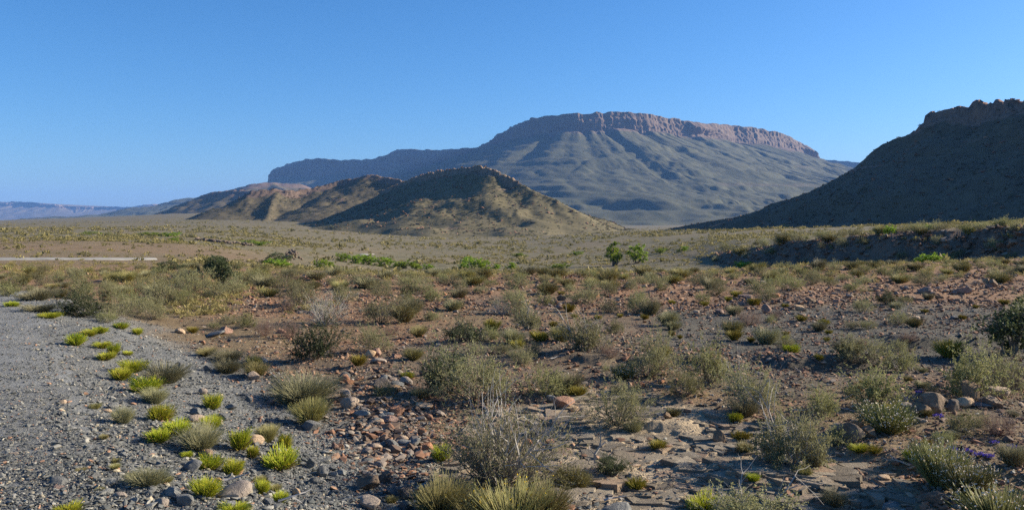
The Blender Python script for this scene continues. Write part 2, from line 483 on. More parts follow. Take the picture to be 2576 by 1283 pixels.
def strip(name, pts, widths, mat, lift, step, label):
    pts = np.array(pts, float)
    d = np.r_[0, np.cumsum(np.hypot(*np.diff(pts, axis=0).T))]
    t = np.linspace(0, d[-1], int(d[-1] / step) + 2)
    cx = np.interp(t, d, pts[:, 0]); cy = np.interp(t, d, pts[:, 1]); wd = np.interp(t, d, widths)
    k = np.exp(-0.5 * (np.arange(-30, 31) / 10.0) ** 2); k /= k.sum()
    cx = np.convolve(np.pad(cx, 30, mode='edge'), k, 'valid'); cy = np.convolve(np.pad(cy, 30, mode='edge'), k, 'valid')
    tx = np.gradient(cx); ty = np.gradient(cy); ln = np.hypot(tx, ty); nx, ny = ty / ln, -tx / ln
    q = np.linspace(-1, 1, 41)
    ragged = 0.10 * fbm(t * 1.3, t * 0, 71, 4)[:, None] * np.abs(q)[None, :]
    XX = cx[:, None] + nx[:, None] * (wd[:, None] / 2) * (q[None, :] + ragged); YY = cy[:, None] + ny[:, None] * (wd[:, None] / 2) * (q[None, :] + ragged)
    ZZ = ground_z(XX, YY) + lift * (1 - np.abs(q) ** 4)[None, :] + 0.004
    o = link(name, make_mesh(name, np.stack([XX, YY, ZZ], -1).reshape(-1, 3), grid_faces(len(t), 41), [mat], True))
    return tag(o, label, None, None, "structure")

# near road: follows the edge line road_s = 0 on its left side
ys = np.linspace(1.0, 24, 40)
ex = [-2.30 - ((y - 4.86) * 0.524 - 0.010 * max(0, min(y - 6, 14)) ** 1.5) / 0.852 for y in ys]
strip("gravel_road", [(x - 3.0, y - 1.8) for x, y in zip(ex, ys)] , [7.0] * 40, rm, 0.03, 0.12, "dark grey shale gravel road running away at the near edge")
a0 = np.array([P(uu, vv, yy)[:2] for uu, vv, yy in ((-420, 653, 62), (-100, 654, 63.5), (100, 655, 65), (250, 656, 67), (360, 659, 69), (440, 662, 72))])
strip("gravel_road", a0, [2.4, 2.4, 2.3, 2.1, 1.8, 1.2], rm2, 0.16, 0.5, "pale gravel road seen as a thin strip beyond the scrub")
a1 = np.array([P(uu, 650, yy)[:2] for uu, yy in ((930, 186), (916, 192), (908, 200), (912, 208), (925, 214), (950, 218))])
strip("gravel_road", a1, [2.2, 2.2, 2.0, 1.8, 1.4, 1.0], rm2, 0.15, 0.8, "pale gravel road curving up out of the stream bed")

# ------------------------------------------------------------------ hills
def hill_mat(name, vegc, vegc2, rock, rock2, size):
    m, n, l, b = new_mat(name)
    geo = n.new("ShaderNodeNewGeometry")
    a = attr(n, "rock")
    f1 = noise(n, l, 1.0 / size, 6, 0.7, geo.outputs["Position"]); f2 = noise(n, l, 5.0 / size, 5, 0.75, geo.outputs["Position"])
    mp = n.new("ShaderNodeMapping"); mp.inputs["Scale"].default_value = (1, 1, 0.12); l.new(geo.outputs["Position"], mp.inputs["Vector"])
    f3 = noise(n, l, 8.0 / size, 5, 0.7, mp.outputs[0])
    v = mixc(n, l, ramp(n, l, f1, 0.38, 0.62), vegc, vegc2)
    v = mixc(n, l, ramp(n, l, f2, 0.52, 0.66, 0, 0.4), v, tuple(x * 0.45 for x in vegc))
    r = mixc(n, l, ramp(n, l, f3, 0.38, 0.62), rock, rock2)
    add = n.new("ShaderNodeMath"); add.operation = 'ADD'; l.new(a.outputs["Fac"], add.inputs[0]); l.new(ramp(n, l, f2, 0, 1, -0.25, 0.25), add.inputs[1])
    l.new(mixc(n, l, ramp(n, l, add.outputs[0], 0.35, 0.6), v, r), b.inputs["Base Color"])
    bump(n, l, b, f2, 0.6, size * 0.03)
    return m

def ridge_hill(name, crests, ext, res, slope, run, mat, label, seed, blend=9.0, gully=1.0, blk=6.0, kind="structure"):
    """a hill that falls away on both sides of one or more crest lines given as (column, row, distance, base height)"""
    x0, x1, y0, y1 = ext
    xs = np.arange(x0, x1, res); ys = np.arange(y0, y1, res)
    GX, GY = np.meshgrid(xs, ys)
    wx = GX + 5 * gully * fbm(GX / 40, GY / 40, seed, 3); wy = GY + 5 * gully * fbm(GX / 40 + 9, GY / 40, seed + 3, 3)
    fall = lambda d_: slope * run * (1 - np.exp(-d_ / run))
    H = np.full(GX.shape, -1e9); R = np.zeros(GX.shape); base = None
    for pts, rb in crests:
        A = np.array([P(u, v, y) for u, v, y in pts])
        bd = np.full(GX.shape, 1e9); bz = np.zeros(GX.shape); bs = np.zeros(GX.shape)
        along = 0.0
        for p, q in zip(A[:-1], A[1:]):
            d = q[:2] - p[:2]; L2 = max(d @ d, 1e-6)
            t = np.clip(((wx - p[0]) * d[0] + (wy - p[1]) * d[1]) / L2, 0, 1)
            dd = np.hypot(wx - p[0] - t * d[0], wy - p[1] - t * d[1])
            zz = p[2] + t * (q[2] - p[2])
            sc = zz - fall(dd)
            cur = bz - fall(np.minimum(bd, 1e5))
            mk = (sc > cur) | (bd > 1e8)
            bs = np.where(mk, along + t * math.sqrt(L2), bs)
            bz = np.where(mk, zz, bz); bd = np.where(mk, dd, bd)
            along += math.sqrt(L2)
        # rocky rim: blocks with a steep face, then the slope
        c1, c2, cv = cells(GX / blk, GY / blk, seed + 20)
        edge = bd + blk * 0.9 * (cv - 0.5)
        k = rb * (0.75 + 0.5 * vnoise(GX / 25, GY / 25, seed + 8))
        face = sstep(blk * 0.45, blk * 0.45 + max(res * 1.3, 1.5), edge)
        drop = k * face + fall(np.maximum(bd - blk * 0.3, 0)) * (1 + 0.06 * fbm(GX / 60, GY / 60, seed + 5, 3))
        lump = (cv - 0.35 + 0.15 * vnoise(GX / (0.5 * blk), GY / (0.5 * blk), seed + 27)) * 0.5 * k * (1 - sstep(blk * 0.8, blk * 3.0, bd)) - 0.6 * k * (1 - sstep(0.0, 0.15, c2 - c1)) * (1 - sstep(blk * 0.6, blk * 1.8, bd))
        h = bz - drop + lump
        rk = (1 - sstep(blk * 1.2, blk * 3.2, bd)) * min(1.0, rb / 5.0)
        R = np.where(h > H, rk, R); H = np.maximum(H, h)
    gb = ground_base(GX, GY)
    dif = H - gb
    soft = np.where(dif > 0, dif, 0)
    Hs = gb + np.logaddexp(0, dif / blend) * blend - 0.35 * blend - blend * 0.75 * np.exp(-np.maximum(dif, 0) / (2 * blend))
    Z = Hs + sstep(3, 25, soft) * (gully * 1.8 * fbm(GX / 30, GY / 30, seed + 11, 4) + 0.5 * res * fbm(GX / (3 * res), GY / (3 * res), seed + 13, 2))
    # strata showing as faint ledges
    lay = sstep(0.55, 0.75, vnoise((Z + 3 * fbm(GX / 50, GY / 50, seed + 31, 2)) / 5.0, GX / 70, seed + 30))
    R = np.maximum(R, 0.55 * lay * sstep(0.1, 0.5, fbm(GX / 45, GY / 45, seed + 33, 3)))
    o = link(name, make_mesh(name, np.stack([GX, GY, Z], -1).reshape(-1, 3), grid_faces(len(ys), len(xs)), [mat], True, {"rock": R.ravel()}))
    tag(o, label, None, None, kind)
    return xs, ys, Z

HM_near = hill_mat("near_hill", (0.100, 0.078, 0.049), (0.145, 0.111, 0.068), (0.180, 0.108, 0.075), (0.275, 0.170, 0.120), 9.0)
HM_kop = hill_mat("koppie_hill", (0.118, 0.102, 0.053), (0.171, 0.142, 0.078), (0.186, 0.128, 0.085), (0.270, 0.195, 0.133), 10.0)
HM_mid = hill_mat("chain_hill", (0.094, 0.079, 0.043), (0.136, 0.109, 0.063), (0.143, 0.095, 0.068), (0.197, 0.139, 0.100), 22.0)

koppie = ridge_hill("hill", [
    ([(960, 474, 1210), (1010, 455, 1130), (1060, 434, 1050), (1110, 424, 990), (1170, 415, 930), (1200, 410, 910), (1240, 419, 890), (1290, 440, 872), (1312, 455, 862)], 6.5),
    ([(1312, 456, 862), (1345, 472, 850), (1400, 493, 835), (1440, 515, 822)], 0.8)],
    (-330, 300, 500, 1330), 1.7, 0.56, 190.0, HM_kop, "brown flat-topped koppie with a rocky crest in the middle", 100, 9.0, 0.16, 4.5)
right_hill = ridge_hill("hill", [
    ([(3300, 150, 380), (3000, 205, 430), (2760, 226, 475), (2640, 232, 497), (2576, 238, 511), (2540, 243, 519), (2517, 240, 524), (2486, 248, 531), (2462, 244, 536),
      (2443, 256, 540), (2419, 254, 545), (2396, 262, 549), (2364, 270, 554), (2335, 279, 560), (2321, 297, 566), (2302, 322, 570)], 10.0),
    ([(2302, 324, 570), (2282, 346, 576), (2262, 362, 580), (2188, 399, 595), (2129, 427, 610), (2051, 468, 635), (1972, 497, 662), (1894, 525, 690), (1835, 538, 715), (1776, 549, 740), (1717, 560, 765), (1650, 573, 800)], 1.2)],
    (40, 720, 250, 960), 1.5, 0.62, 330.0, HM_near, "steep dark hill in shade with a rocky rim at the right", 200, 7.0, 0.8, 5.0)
chain = ridge_hill("hill", [
    ([(505, 536, 1350), (567, 508, 1355), (600, 488, 1360), (633, 474, 1370), (697, 467, 1385), (733, 473, 1390), (777, 469, 1410), (800, 463, 1420), (859, 448, 1440), (905, 440, 1440), (925, 433, 1435), (950, 435, 1430), (1000, 446, 1400), (1045, 456, 1370)], 5.0),
    ([(697, 472, 1385), (676, 526, 1290), (655, 556, 1190)], 0.3), ([(925, 440, 1435), (882, 507, 1340), (858, 553, 1240)], 0.3)],
    (-720, 90, 960, 1760), 2.3, 0.50, 240.0, HM_mid, "line of brown rocky hills running back behind the koppie", 300, 12.0, 0.6, 6.0)
rear = ridge_hill("hill", [
    ([(425, 532, 3100), (467, 507, 3080), (510, 490, 3050), (533, 481, 3020), (560, 481, 3000), (600, 476, 2960), (650, 480, 2900)], 8.0),
    ([(510, 492, 3050), (520, 515, 2900)], 0.5), ([(560, 483, 3000), (585, 515, 2850)], 0.5)],
    (-1600, -500, 2450, 3500), 8.0, 0.45, 700.0, HM_mid, "low banded hill farther off at the left end of the chain", 400, 10.0, 1.6, 22.0)
rear2 = ridge_hill("hill", [
    ([(540, 492, 4600), (563, 480, 4600), (633, 461, 4600), (690, 458, 4650), (760, 462, 4700)], 4.0), ([(690, 460, 4650), (760, 500, 4200)], 0.5)],
    (-2000, -700, 3800, 5200), 12.0, 0.5, 1000.0, HM_mid, "smooth shoulder below the left end of the table mountain", 450, 12.0, 2.0, 26.0)

def mesa(name, rim, foot, L, mat, label, seed, n=1300, plateau=900.0, gully=1.0, flute=1.0, smooth_n=40):
    """a table mountain: rim line, fluted cliff, gullied apron"""
    a = np.array(rim, float)
    W = P(a[:, 0], a[:, 1], a[:, 2])
    ch = a[:, 3] / FD * a[:, 2]
    d = np.r_[0, np.cumsum(np.hypot(np.diff(W[:, 0]), np.diff(W[:, 1])))]
    # even spacing in picture column, so that the detail is even too
    q = np.linspace(0, len(a) - 1, n)
    f = lambda v: np.interp(q, np.arange(len(a)), v)
    s = f(d); x = f(W[:, 0]); y = f(W[:, 1]); z = f(W[:, 2]); c = f(ch); c = c * (0.94 + 0.12 * vnoise(s / 140, s * 0, seed + 31) + 0.07 * vnoise(s / 45, s * 0, seed + 32))
    k = np.exp(-0.5 * (np.arange(-smooth_n, smooth_n + 1) / (smooth_n / 2.5)) ** 2); k /= k.sum()
    sm = lambda v: np.convolve(np.pad(v, smooth_n, mode='reflect', reflect_type='odd'), k, 'valid')
    xs, ys = sm(x), sm(y)
    tx = np.gradient(xs); ty = np.gradient(ys); ln = np.hypot(tx, ty) + 1e-9
    nx, ny = sm(ty / ln), sm(-tx / ln); ln = np.hypot(nx, ny); nx /= ln; ny /= ln
    rows = []
    rk = []
    hw = 55.0
    fl = flute * (0.55 + 0.6 * np.abs(vnoise(s / 420, s * 0, seed + 33)) * 2) * (13 * np.abs(vnoise(s / 55, s * 0, seed)) + 8 * np.abs(vnoise(s / 22, s * 0, seed + 1)) + 34 * vnoise(s / 150, s * 0, seed + 2) + 45 * vnoise(s / 430, s * 0, seed + 35))
    rimz = z + 6 * vnoise(s / 40, s * 0, seed + 3) * (c > 20)
    T = []
    for i in range(10): T.append(('p', (1 - i / 10.0)))
    for i in range(26): T.append(('c', i / 25.0))
    for i in range(1, 150): T.append(('t', (i / 149.0)))
    Lw = L
    for kind, t in T:
        if kind == 'p':
            off = -plateau * t ** 1.5 + 0 * s; zz = rimz - 0.02 * plateau * t; ro = 0.25
        elif kind == 'c':
            ledge = 0.5 * sstep(0.3, 0.36, np.full(n, t)) + 0.5 * sstep(0.62, 0.7, np.full(n, t))
            fz = fl * (0.45 + 0.55 * t) * (0.25 + 0.75 * np.sin(math.pi * min(t * 1.2 + 0.1, 1)))
            off = c * (0.10 * t + 0.16 * ledge) + fz + 5 * flute * vnoise(s / 12, 0 * s + t * 6, seed + 4)
            zz = rimz - c * t; ro = 1.0
        else:
            top = c * 0.26 + fl
            H = rimz - c - foot
            warp = 140 * vnoise(s / 400, 0 * s + t * 2, seed + 6)
            warp = warp + 160 * vnoise(s / 260, 0 * s + t * 3.0, seed + 16) * t
            g1 = np.abs(fbm((s + warp) / 420, 0 * s + t * 1.6, seed + 7, 3)); g2 = np.abs(fbm((s + warp) / 150, 0 * s + t * 3.5, seed + 8, 3))
            g3 = vnoise(s / 45, 0 * s + t * 14, seed + 9)
            prof = 1 - (1 - t) ** 1.55
            env = (t * (1 - t)) ** 0.8 * 2
            off = c * 0.26 * (1 - t) ** 3 + fl * (1 - t) ** 14 + Lw * t
            hum = sstep(0.45, 0.8, np.full(n, t)) * (1 - sstep(0.93, 1.0, np.full(n, t)))
            zz = rimz - c - H * prof - gully * env * (40 * (1 - 1.3 * g1) * (0.3 + 0.7 * t) + 26 * (1 - 1.3 * g2) - 40 + 7 * g3) * np.clip(H / 500, 0.3, 1.3)
            gq = np.abs(vnoise((s + warp) / 210, 0 * s + t * 1.2, seed + 41)); gq2 = np.abs(vnoise((s + 0.6 * warp) / 75, 0 * s + t * 2.5, seed + 42))
            zz = zz + min(gully, 1.0) * np.clip(H / 500, 0, 1) * (t * (1 - t)) ** 0.6 * (26 * np.minimum(gq * 4.0, 1.0) + 13 * np.minimum(gq2 * 4.0, 1.0) - 24)
            zz = zz + min(gully, 1.0) * hum * 26 * (fbm((s + warp) / 300, 0 * s + t * 8, seed + 10, 4) + 0.15)
            lay = vnoise((zz + 10 * vnoise(s / 300, 0 * s, seed + 12)) / 26.0, s / 600, seed + 11)
            wxx = x + nx * off; wyy = y + ny * off
            rg = 0
            for o_, (wl, am) in enumerate(((620, 8), (300, 6), (140, 6), (66, 5), (30, 3.5))):
                rg = rg + am * (2.2 * np.abs(vnoise((wxx + 0.35 * wyy) / wl, (wyy - 0.35 * wxx) / wl, seed + 21 + o_)) - 0.8)
            zz = zz + min(gully, 1.0) * 0.55 * rg * np.clip(t * 5, 0, 1) * (1 - sstep(0.95, 1.0, np.full(n, t))) + 8 * sstep(-0.2, 0.4, lay)
            st = 34.0; zt = zz + 20 * fbm(wxx / 260, wyy / 260, seed + 43, 3); fq = zt / st - np.floor(zt / st)
            zz = zz + 0.75 * st * (sstep(0.25, 0.75, fq) - fq) * sstep(0.42, 0.62, np.full(n, t)) * (1 - sstep(0.94, 1.0, np.full(n, t))) * sstep(-0.3, 0.2, fbm(wxx / 500, wyy / 500, seed + 44, 2)) * min(1.0, L / 1900)
            ro = np.clip(0.62 - t * 9, 0, 1) + 0.42 * sstep(0.35, 0.7, lay) * sstep(0.0, 0.5, vnoise(s / 200, 0 * s + t * 8, seed + 14))
        rows.append(np.stack([x + nx * off, y + ny * off, zz], -1)); rk.append(np.zeros(n) + ro)
    V = np.array(rows); R = np.array(rk)
    o = link(name, make_mesh(name, V.reshape(-1, 3), grid_faces(len(rows), n), [mat], True, {"rock": R.ravel()}))
    return tag(o, label, None, None, "structure")

HM_mesa = hill_mat("mesa", (0.062, 0.067, 0.038), (0.102, 0.098, 0.056), (0.100, 0.074, 0.060), (0.190, 0.132, 0.095), 60.0)
mesa("mountain", [
    (655, 470, 7500, 3), (678, 456, 7450, 8), (685, 440, 7400, 20), (688, 426, 7350, 34), (733, 412, 7250, 42), (767, 402, 7180, 44), (800, 398, 7100, 44), (859, 404, 7000, 38),
    (940, 400, 6900, 40), (980, 387, 6820, 44), (1000, 377, 6750, 50), (1060, 377, 6620, 52), (1130, 377, 6450, 52), (1200, 371, 6250, 46), (1240, 352, 5950, 32), (1262, 335, 5700, 36),
    (1300, 313, 5420, 44), (1340, 298, 5180, 50), (1390, 291, 5060, 54), (1450, 287, 5020, 56), (1500, 284, 5040, 50), (1545, 284, 5070, 50), (1590, 283, 5100, 52), (1640, 290, 5160, 48), (1700, 300, 5290, 46),
    (1760, 310, 5430, 44), (1850, 317, 5650, 46), (1900, 322, 5760, 46), (1950, 331, 5900, 42), (1990, 345, 6050, 40), (2020, 365, 6200, 36), (2042, 385, 6300, 26), (2055, 400, 6380, 14), (2070, 415, 6450, 5)],
    -22.0, 2150.0, HM_mesa, "great table mountain with a fluted cliff rim behind the hills", 500)
mesa("mountain", [(2020, 404, 8600, 20), (2060, 401, 8500, 26), (2080, 403, 8450, 26), (2120, 405, 8350, 24), (2165, 410, 8250, 22), (2250, 418, 8100, 20)],
    -40.0, 1500.0, HM_mesa, "distant flat ridge with a cliff right of the table mountain", 600, 260)
HM_far = hill_mat("far_range", (0.112, 0.090, 0.064), (0.150, 0.124, 0.090), (0.143, 0.098, 0.075), (0.210, 0.158, 0.120), 180.0)
mesa("mountain", [(-500, 503, 14250, 10), (-250, 508, 14100, 10), (-60, 509, 13800, 10), (0, 509, 13500, 11), (33, 507, 13425, 12), (83, 510, 13350, 12), (140, 514, 13275, 11), (167, 519, 13425, 9), (233, 521, 13575, 8), (283, 520, 13500, 8),
     (330, 521, 13350, 8), (360, 515, 13125, 8), (372, 517, 13050, 7), (390, 513, 12900, 6), (405, 519, 12900, 4), (430, 530, 12900, 3), (470, 545, 12975, 2)],
    -60.0, 2200.0, HM_far, "hazy blue table range along the far left horizon", 700, 500, 2500.0, 1.1, 3.0, 20)

# ------------------------------------------------------------------ plant and stone shapes
def tubes(P0, P1, R0, R1, tint):
    """three-sided tapering sticks, all in one go"""
    P0 = np.array(P0, float); P1 = np.array(P1, float); R0 = np.array(R0, float); R1 = np.array(R1, float)
    d = P1 - P0; d /= np.linalg.norm(d, axis=1)[:, None] + 1e-9
    ref = np.where(np.abs(d[:, 2:3]) > 0.9, np.array([[1.0, 0, 0]]), np.array([[0, 0, 1.0]]))
    a = np.cross(d, ref); a /= np.linalg.norm(a, axis=1)[:, None] + 1e-9
    b = np.cross(d, a)
    V = []
    for pt, r in ((P0, R0), (P1, R1)):
        for k in range(3):
            an = 2 * math.pi * k / 3
            V.append(pt + (a * math.cos(an) + b * math.sin(an)) * r[:, None])
    V = np.stack(V, 1).reshape(-1, 3)
    i = np.arange(len(P0))[:, None, None] * 6
    F = (i + np.array([[0, 1, 4, 3], [1, 2, 5, 4], [2, 0, 3, 5]])[None]).reshape(-1, 4)
    return V, F, np.repeat(np.asarray(tint, float), 6)

def leaves(C, D, ln, wd, r, tint):
    """small bent-free leaf quads at C, pointing along D"""
    C = np.asarray(C, float); D = np.asarray(D, float)
    D = D / (np.linalg.norm(D, axis=1)[:, None] + 1e-9)
    Rv = r.normal(size=C.shape); a = np.cross(D, Rv); a /= np.linalg.norm(a, axis=1)[:, None] + 1e-9
    ln = np.asarray(ln)[:, None]; wd = np.asarray(wd)[:, None]
    V = np.stack([C, C + D * ln * 0.55 - a * wd * 0.5, C + D * ln, C + D * ln * 0.45 + a * wd * 0.5], 1).reshape(-1, 3)
    F = np.arange(len(V)).reshape(-1, 4)
    return V, F, np.repeat(np.asarray(tint, float), 4)

def shrub_shape(seed, stems=34, spread=0.62, height=1.0, forks=2, leaf=3200, leaf_size=0.022, thick=0.011, bare=0.0, erect=0.35, droop=0.0, tip_tint=1.0):
    """branch sticks and leaf quads of a bush about one unit tall and one wide, standing at the origin"""
    r = np.random.default_rng(seed)
    P0, P1, R0, R1, T = [], [], [], [], []
    outer = []
    lobes = [(r.uniform(0, 6.28), r.uniform(0.75, 1.15)) for _ in range(5)]
    def grow(p, d, rad, ln, level, t0):
        segs = 3 if level else 4
        for i in range(segs):
            d = d + r.normal(size=3) * 0.17 + np.array([0, 0, 0.05 - droop * (i / segs)])
            d /= np.linalg.norm(d)
            q = p + d * ln / segs
            q[2] = max(q[2], 0.01)
            r1 = rad * 0.72
            P0.append(p); P1.append(q); R0.append(rad); R1.append(r1)
            T.append(min(1, t0 + 0.12 * i))
            if level >= 1 or i >= 2: outer.append((p, q, level))
            if level < forks and i >= 1:
                for _ in range(2 if level == 0 else 1 + (r.random() < 0.6)):
                    dd = d + r.normal(size=3) * 0.55
                    grow(q.copy(), dd / np.linalg.norm(dd), r1 * 0.7, ln * r.uniform(0.38, 0.6), level + 1, t0 + 0.3)
            p = q; rad = r1
    for k in range(stems):
        az = r.uniform(0, 2 * math.pi)
        el = math.acos(1 - r.random() ** (0.9) * (1 - math.cos(math.radians(78)))) * (1 - 0.35 * erect)
        lf = 1.0
        for la, lm in lobes:
            lf *= 1 + (lm - 1) * max(0, math.cos(az - la))
        d = np.array([math.cos(az) * math.sin(el) * spread / 0.5, math.sin(az) * math.sin(el) * spread / 0.5, math.cos(el)])
        ln = height * r.uniform(0.55, 0.95) * lf * (np.linalg.norm(d) * 0.5 + 0.4)
        d /= np.linalg.norm(d)
        grow(np.array([math.cos(az), math.sin(az), 0]) * r.uniform(0, 0.10), d, thick * r.uniform(0.7, 1.3), ln * 0.75, 0, r.uniform(0, 0.25) * tip_tint)
    O0 = np.array([o[0] for o in outer]); O1 = np.array([o[1] for o in outer])
    tw = tubes(P0, P1, R0, R1, np.clip(T, 0, 1))
    lv = None
    if leaf:
        k = r.integers(0, len(O0), leaf); t = r.random((leaf, 1))
        C = O0[k] + (O1[k] - O0[k]) * t + r.normal(size=(leaf, 3)) * 0.006
        keep = (C[:, 2] > 0.04) & (r.random(leaf) > bare * np.clip(1.2 - C[:, 2], 0, 1))
        C = C[keep]; kk = k[keep]
        D = (O1[kk] - O0[kk]); D /= np.linalg.norm(D, axis=1)[:, None] + 1e-9
        D = D + r.normal(size=D.shape) * 0.8
        m = len(C)
        lv = leaves(C, D, leaf_size * r.uniform(0.7, 1.5, m), leaf_size * 0.55 * r.uniform(0.7, 1.3, m), r, np.clip(r.random(m) * 0.7 + 0.3 * vnoise(C[:, 0] * 4, C[:, 2] * 4 + C[:, 1] * 4, seed), 0, 1))
    return tw, lv

def tuft_shape(seed, blades=420, spread=0.5, wid=0.012, curve=0.25, flowers=0, fsize=0.03, twoseg=True, base=0.16, hvar=(0.55, 1.0)):
    """a tuft of upright needles or grass blades, one unit tall, and flower heads at their tips"""
    r = np.random.default_rng(seed)
    az = r.uniform(0, 2 * math.pi, blades); rad = np.sqrt(r.random(blades))
    b0 = np.stack([np.cos(az) * rad * base, np.sin(az) * rad * base, 0 * az], -1)
    bump_ = 1 + 0.22 * vnoise(np.cos(az) * 1.8 + 5, np.sin(az) * 1.8 + rad, seed)
    L = r.uniform(*hvar, blades) * bump_
    out = rad * spread * r.uniform(0.8, 1.2, blades) * bump_
    tip = np.stack([np.cos(az) * (out + rad * base), np.sin(az) * (out + rad * base), np.sqrt(np.clip(L ** 2 - (out * 0.75) ** 2, 0.03, 1.3))], -1) + r.normal(size=(blades, 3)) * 0.03
    mid = b0 * 0.5 + tip * 0.5; mid[:, 2] += curve * 0.3 * out
    w_ = wid * r.uniform(0.7, 1.3, blades)
    tt_ = r.random(blades)
    A = tubes(np.r_[b0, mid], np.r_[mid, tip], np.r_[w_, w_], np.r_[w_, w_ * 0.55], np.r_[tt_, tt_])
    # short side needles
    k = r.integers(0, blades, blades * 2); t = r.uniform(0.35, 0.95, (blades * 2, 1))
    C = np.where(t < 0.5, b0[k] + (mid[k] - b0[k]) * t * 2, mid[k] + (tip[k] - mid[k]) * (t * 2 - 1))
    N = leaves(C, (tip - b0)[k] + r.normal(size=(blades * 2, 3)) * 0.28, r.uniform(0.06, 0.13, blades * 2), r.uniform(0.7, 1.4, blades * 2) * wid * 1.6, r, r.random(blades * 2))
    G = join_shapes([A, N])
    Fl = None
    if flowers:
        k = r.permutation(blades)[:flowers]
        C = tip[k]; m = len(k)
        parts = []
        for _ in range(3):
            parts.append(leaves(C + r.normal(size=C.shape) * 0.008, r.normal(size=C.shape) * 0.5 + np.array([0, 0, 0.7]), fsize * r.uniform(0.8, 1.4, m), fsize * 0.6 * r.uniform(0.8, 1.3, m), r, r.random(m)))
        Fl = join_shapes(parts)
    return G, Fl

def join_shapes(L):
    V, F, T = [], [], []; o = 0
    for v, f, t in L:
        V.append(v); F.append(f + o); T.append(t); o += len(v)
    return np.concatenate(V), np.concatenate(F), np.concatenate(T)

def mesh_of(name, shp, mat):
    return make_mesh(name, shp[0], shp[1], [mat], False, {"tint": shp[2]})

def ico(sub):
    import bmesh
    bm = bmesh.new(); bmesh.ops.create_icosphere(bm, subdivisions=sub, radius=1.0)
    v = np.array([p.co[:] for p in bm.verts]); f = np.array([[q.index for q in p.verts] for p in bm.faces]); bm.free()
    return v, f
ICO = {k: ico(k) for k in (1, 2, 3, 4)}

def rock_shape(seed, sub=3, cuts=11, squash=(1, 0.8, 0.6), rough=0.035, round_=0.75):
    """a stone: a ball cut by random planes, then worn and roughened; it rests on z = 0"""
    r = np.random.default_rng(seed)
    v, f = ICO[sub]; v = v.copy()
    for _ in range(cuts):
        nrm = r.normal(size=3); nrm /= np.linalg.norm(nrm)
        d = r.uniform(0.45, 0.85) if r.random() > 0.2 else r.uniform(0.85, 0.95)
        t = np.maximum(0, v @ nrm - d)
        v -= t[:, None] * nrm * (0.98 if round_ < 0.9 else 0.8)
    v *= np.array(squash)
    nn = v / (np.linalg.norm(v, axis=1)[:, None] + 1e-9)
    v += nn * (rough * fbm(v[:, 0] * 3 + v[:, 2] * 2 + seed, v[:, 1] * 3 - v[:, 2], seed, 4))[:, None]
    v[:, 2] -= v[:, 2].min() + 0.18 * (v[:, 2].max() - v[:, 2].min())
    s_ = max(np.ptp(v[:, 0]), np.ptp(v[:, 1])); v /= s_
    return v, f

def tree_shape(seed, lobes, leaf_n, leaf_size, trunk_r=0.05, bare=0.0):
    """trunk with limbs reaching each crown clump, and leaf sprays spread through the clumps"""
    r = np.random.default_rng(seed)
    P0, P1, R0, R1, T = [], [], [], [], []
    Cs, Ds = [], []
    tot = sum(l[3] ** 2 for l in lobes)
    for (lx, ly, lz, lr) in lobes:
        p = np.array([r.normal() * 0.03, r.normal() * 0.03, 0.0]); goal = np.array([lx, ly, lz])
        segs = 5
        for i in range(segs):
            q = p + (goal - p) / (segs - i) + r.normal(size=3) * 0.025 * (i < segs - 1)
            ra = trunk_r * (1 - i / segs * 0.75); P0.append(p); P1.append(q); R0.append(ra); R1.append(ra * 0.85); T.append(0.3)
            p = q
        m = int(leaf_n * lr ** 2 / tot)
        sprays = max(6, m // 28)
        for s in range(sprays):
            d = r.normal(size=3); d /= np.linalg.norm(d); d[2] = d[2] * 0.75
            rr = lr * r.uniform(0.35, 1.08)
            c = goal + d * rr
            P0.append(goal + d * 0.1 * lr); P1.append(c); R0.append(trunk_r * 0.22); R1.append(trunk_r * 0.06); T.append(0.5)
            k = m // sprays
            Cs.append(c + r.normal(size=(k, 3)) * lr * 0.14); Ds.append(d + r.normal(size=(k, 3)) * 0.9 + np.array([0, 0, 0.2]))
    C = np.concatenate(Cs); D = np.concatenate(Ds); m = len(C)
    lv = leaves(C, D, leaf_size * r.uniform(0.6, 1.4, m), leaf_size * 0.6 * r.uniform(0.7, 1.3, m), r, np.clip(0.5 + 0.5 * vnoise(C[:, 0] * 5, C[:, 1] * 5 + C[:, 2] * 6, seed) + 0.2 * r.normal(size=m), 0, 1))
    return tubes(P0, P1, R0, R1, T), lv

# ---- the kinds of plant: name -> list of variants, each a list of (part name, mesh)
KIND = {}
def reg(key, variants):
    """keep a kind's variants, each scaled to be one unit wide and one unit tall"""
    for parts in variants:
        cs = []
        for pn, me in parts:
            c = np.empty(len(me.vertices) * 3, np.float32); me.vertices.foreach_get("co", c); cs.append(c.reshape(-1, 3))
        A = np.concatenate(cs)
        wx = np.percentile(A[:, 0], 98) - np.percentile(A[:, 0], 2); wy = np.percentile(A[:, 1], 98) - np.percentile(A[:, 1], 2)
        k = np.array([2 / (wx + wy), 2 / (wx + wy), 1 / np.percentile(A[:, 2], 97.5)], np.float32)
        for (pn, me), c in zip(parts, cs):
            me.vertices.foreach_set("co", (c * k).ravel()); me.update()
    KIND[key] = variants
reg("twig", [[("branches", mesh_of("twig_branches", a, M["twig"])), ("foliage", mesh_of("twig_foliage", b_, M["grey_leaf"]))]
             for a, b_ in (shrub_shape(10 + i, stems=46, leaf=9500, leaf_size=0.027, thick=0.0085, forks=2, bare=0.35) for i in range(5))])
reg("olive", [[("branches", mesh_of("olive_branches", a, M["twig"])), ("foliage", mesh_of("olive_foliage", b_, M["olive_leaf"]))]
              for a, b_ in (shrub_shape(30 + i, stems=36, leaf=9500, leaf_size=0.028, thick=0.009, forks=2, bare=0.3) for i in range(3))])
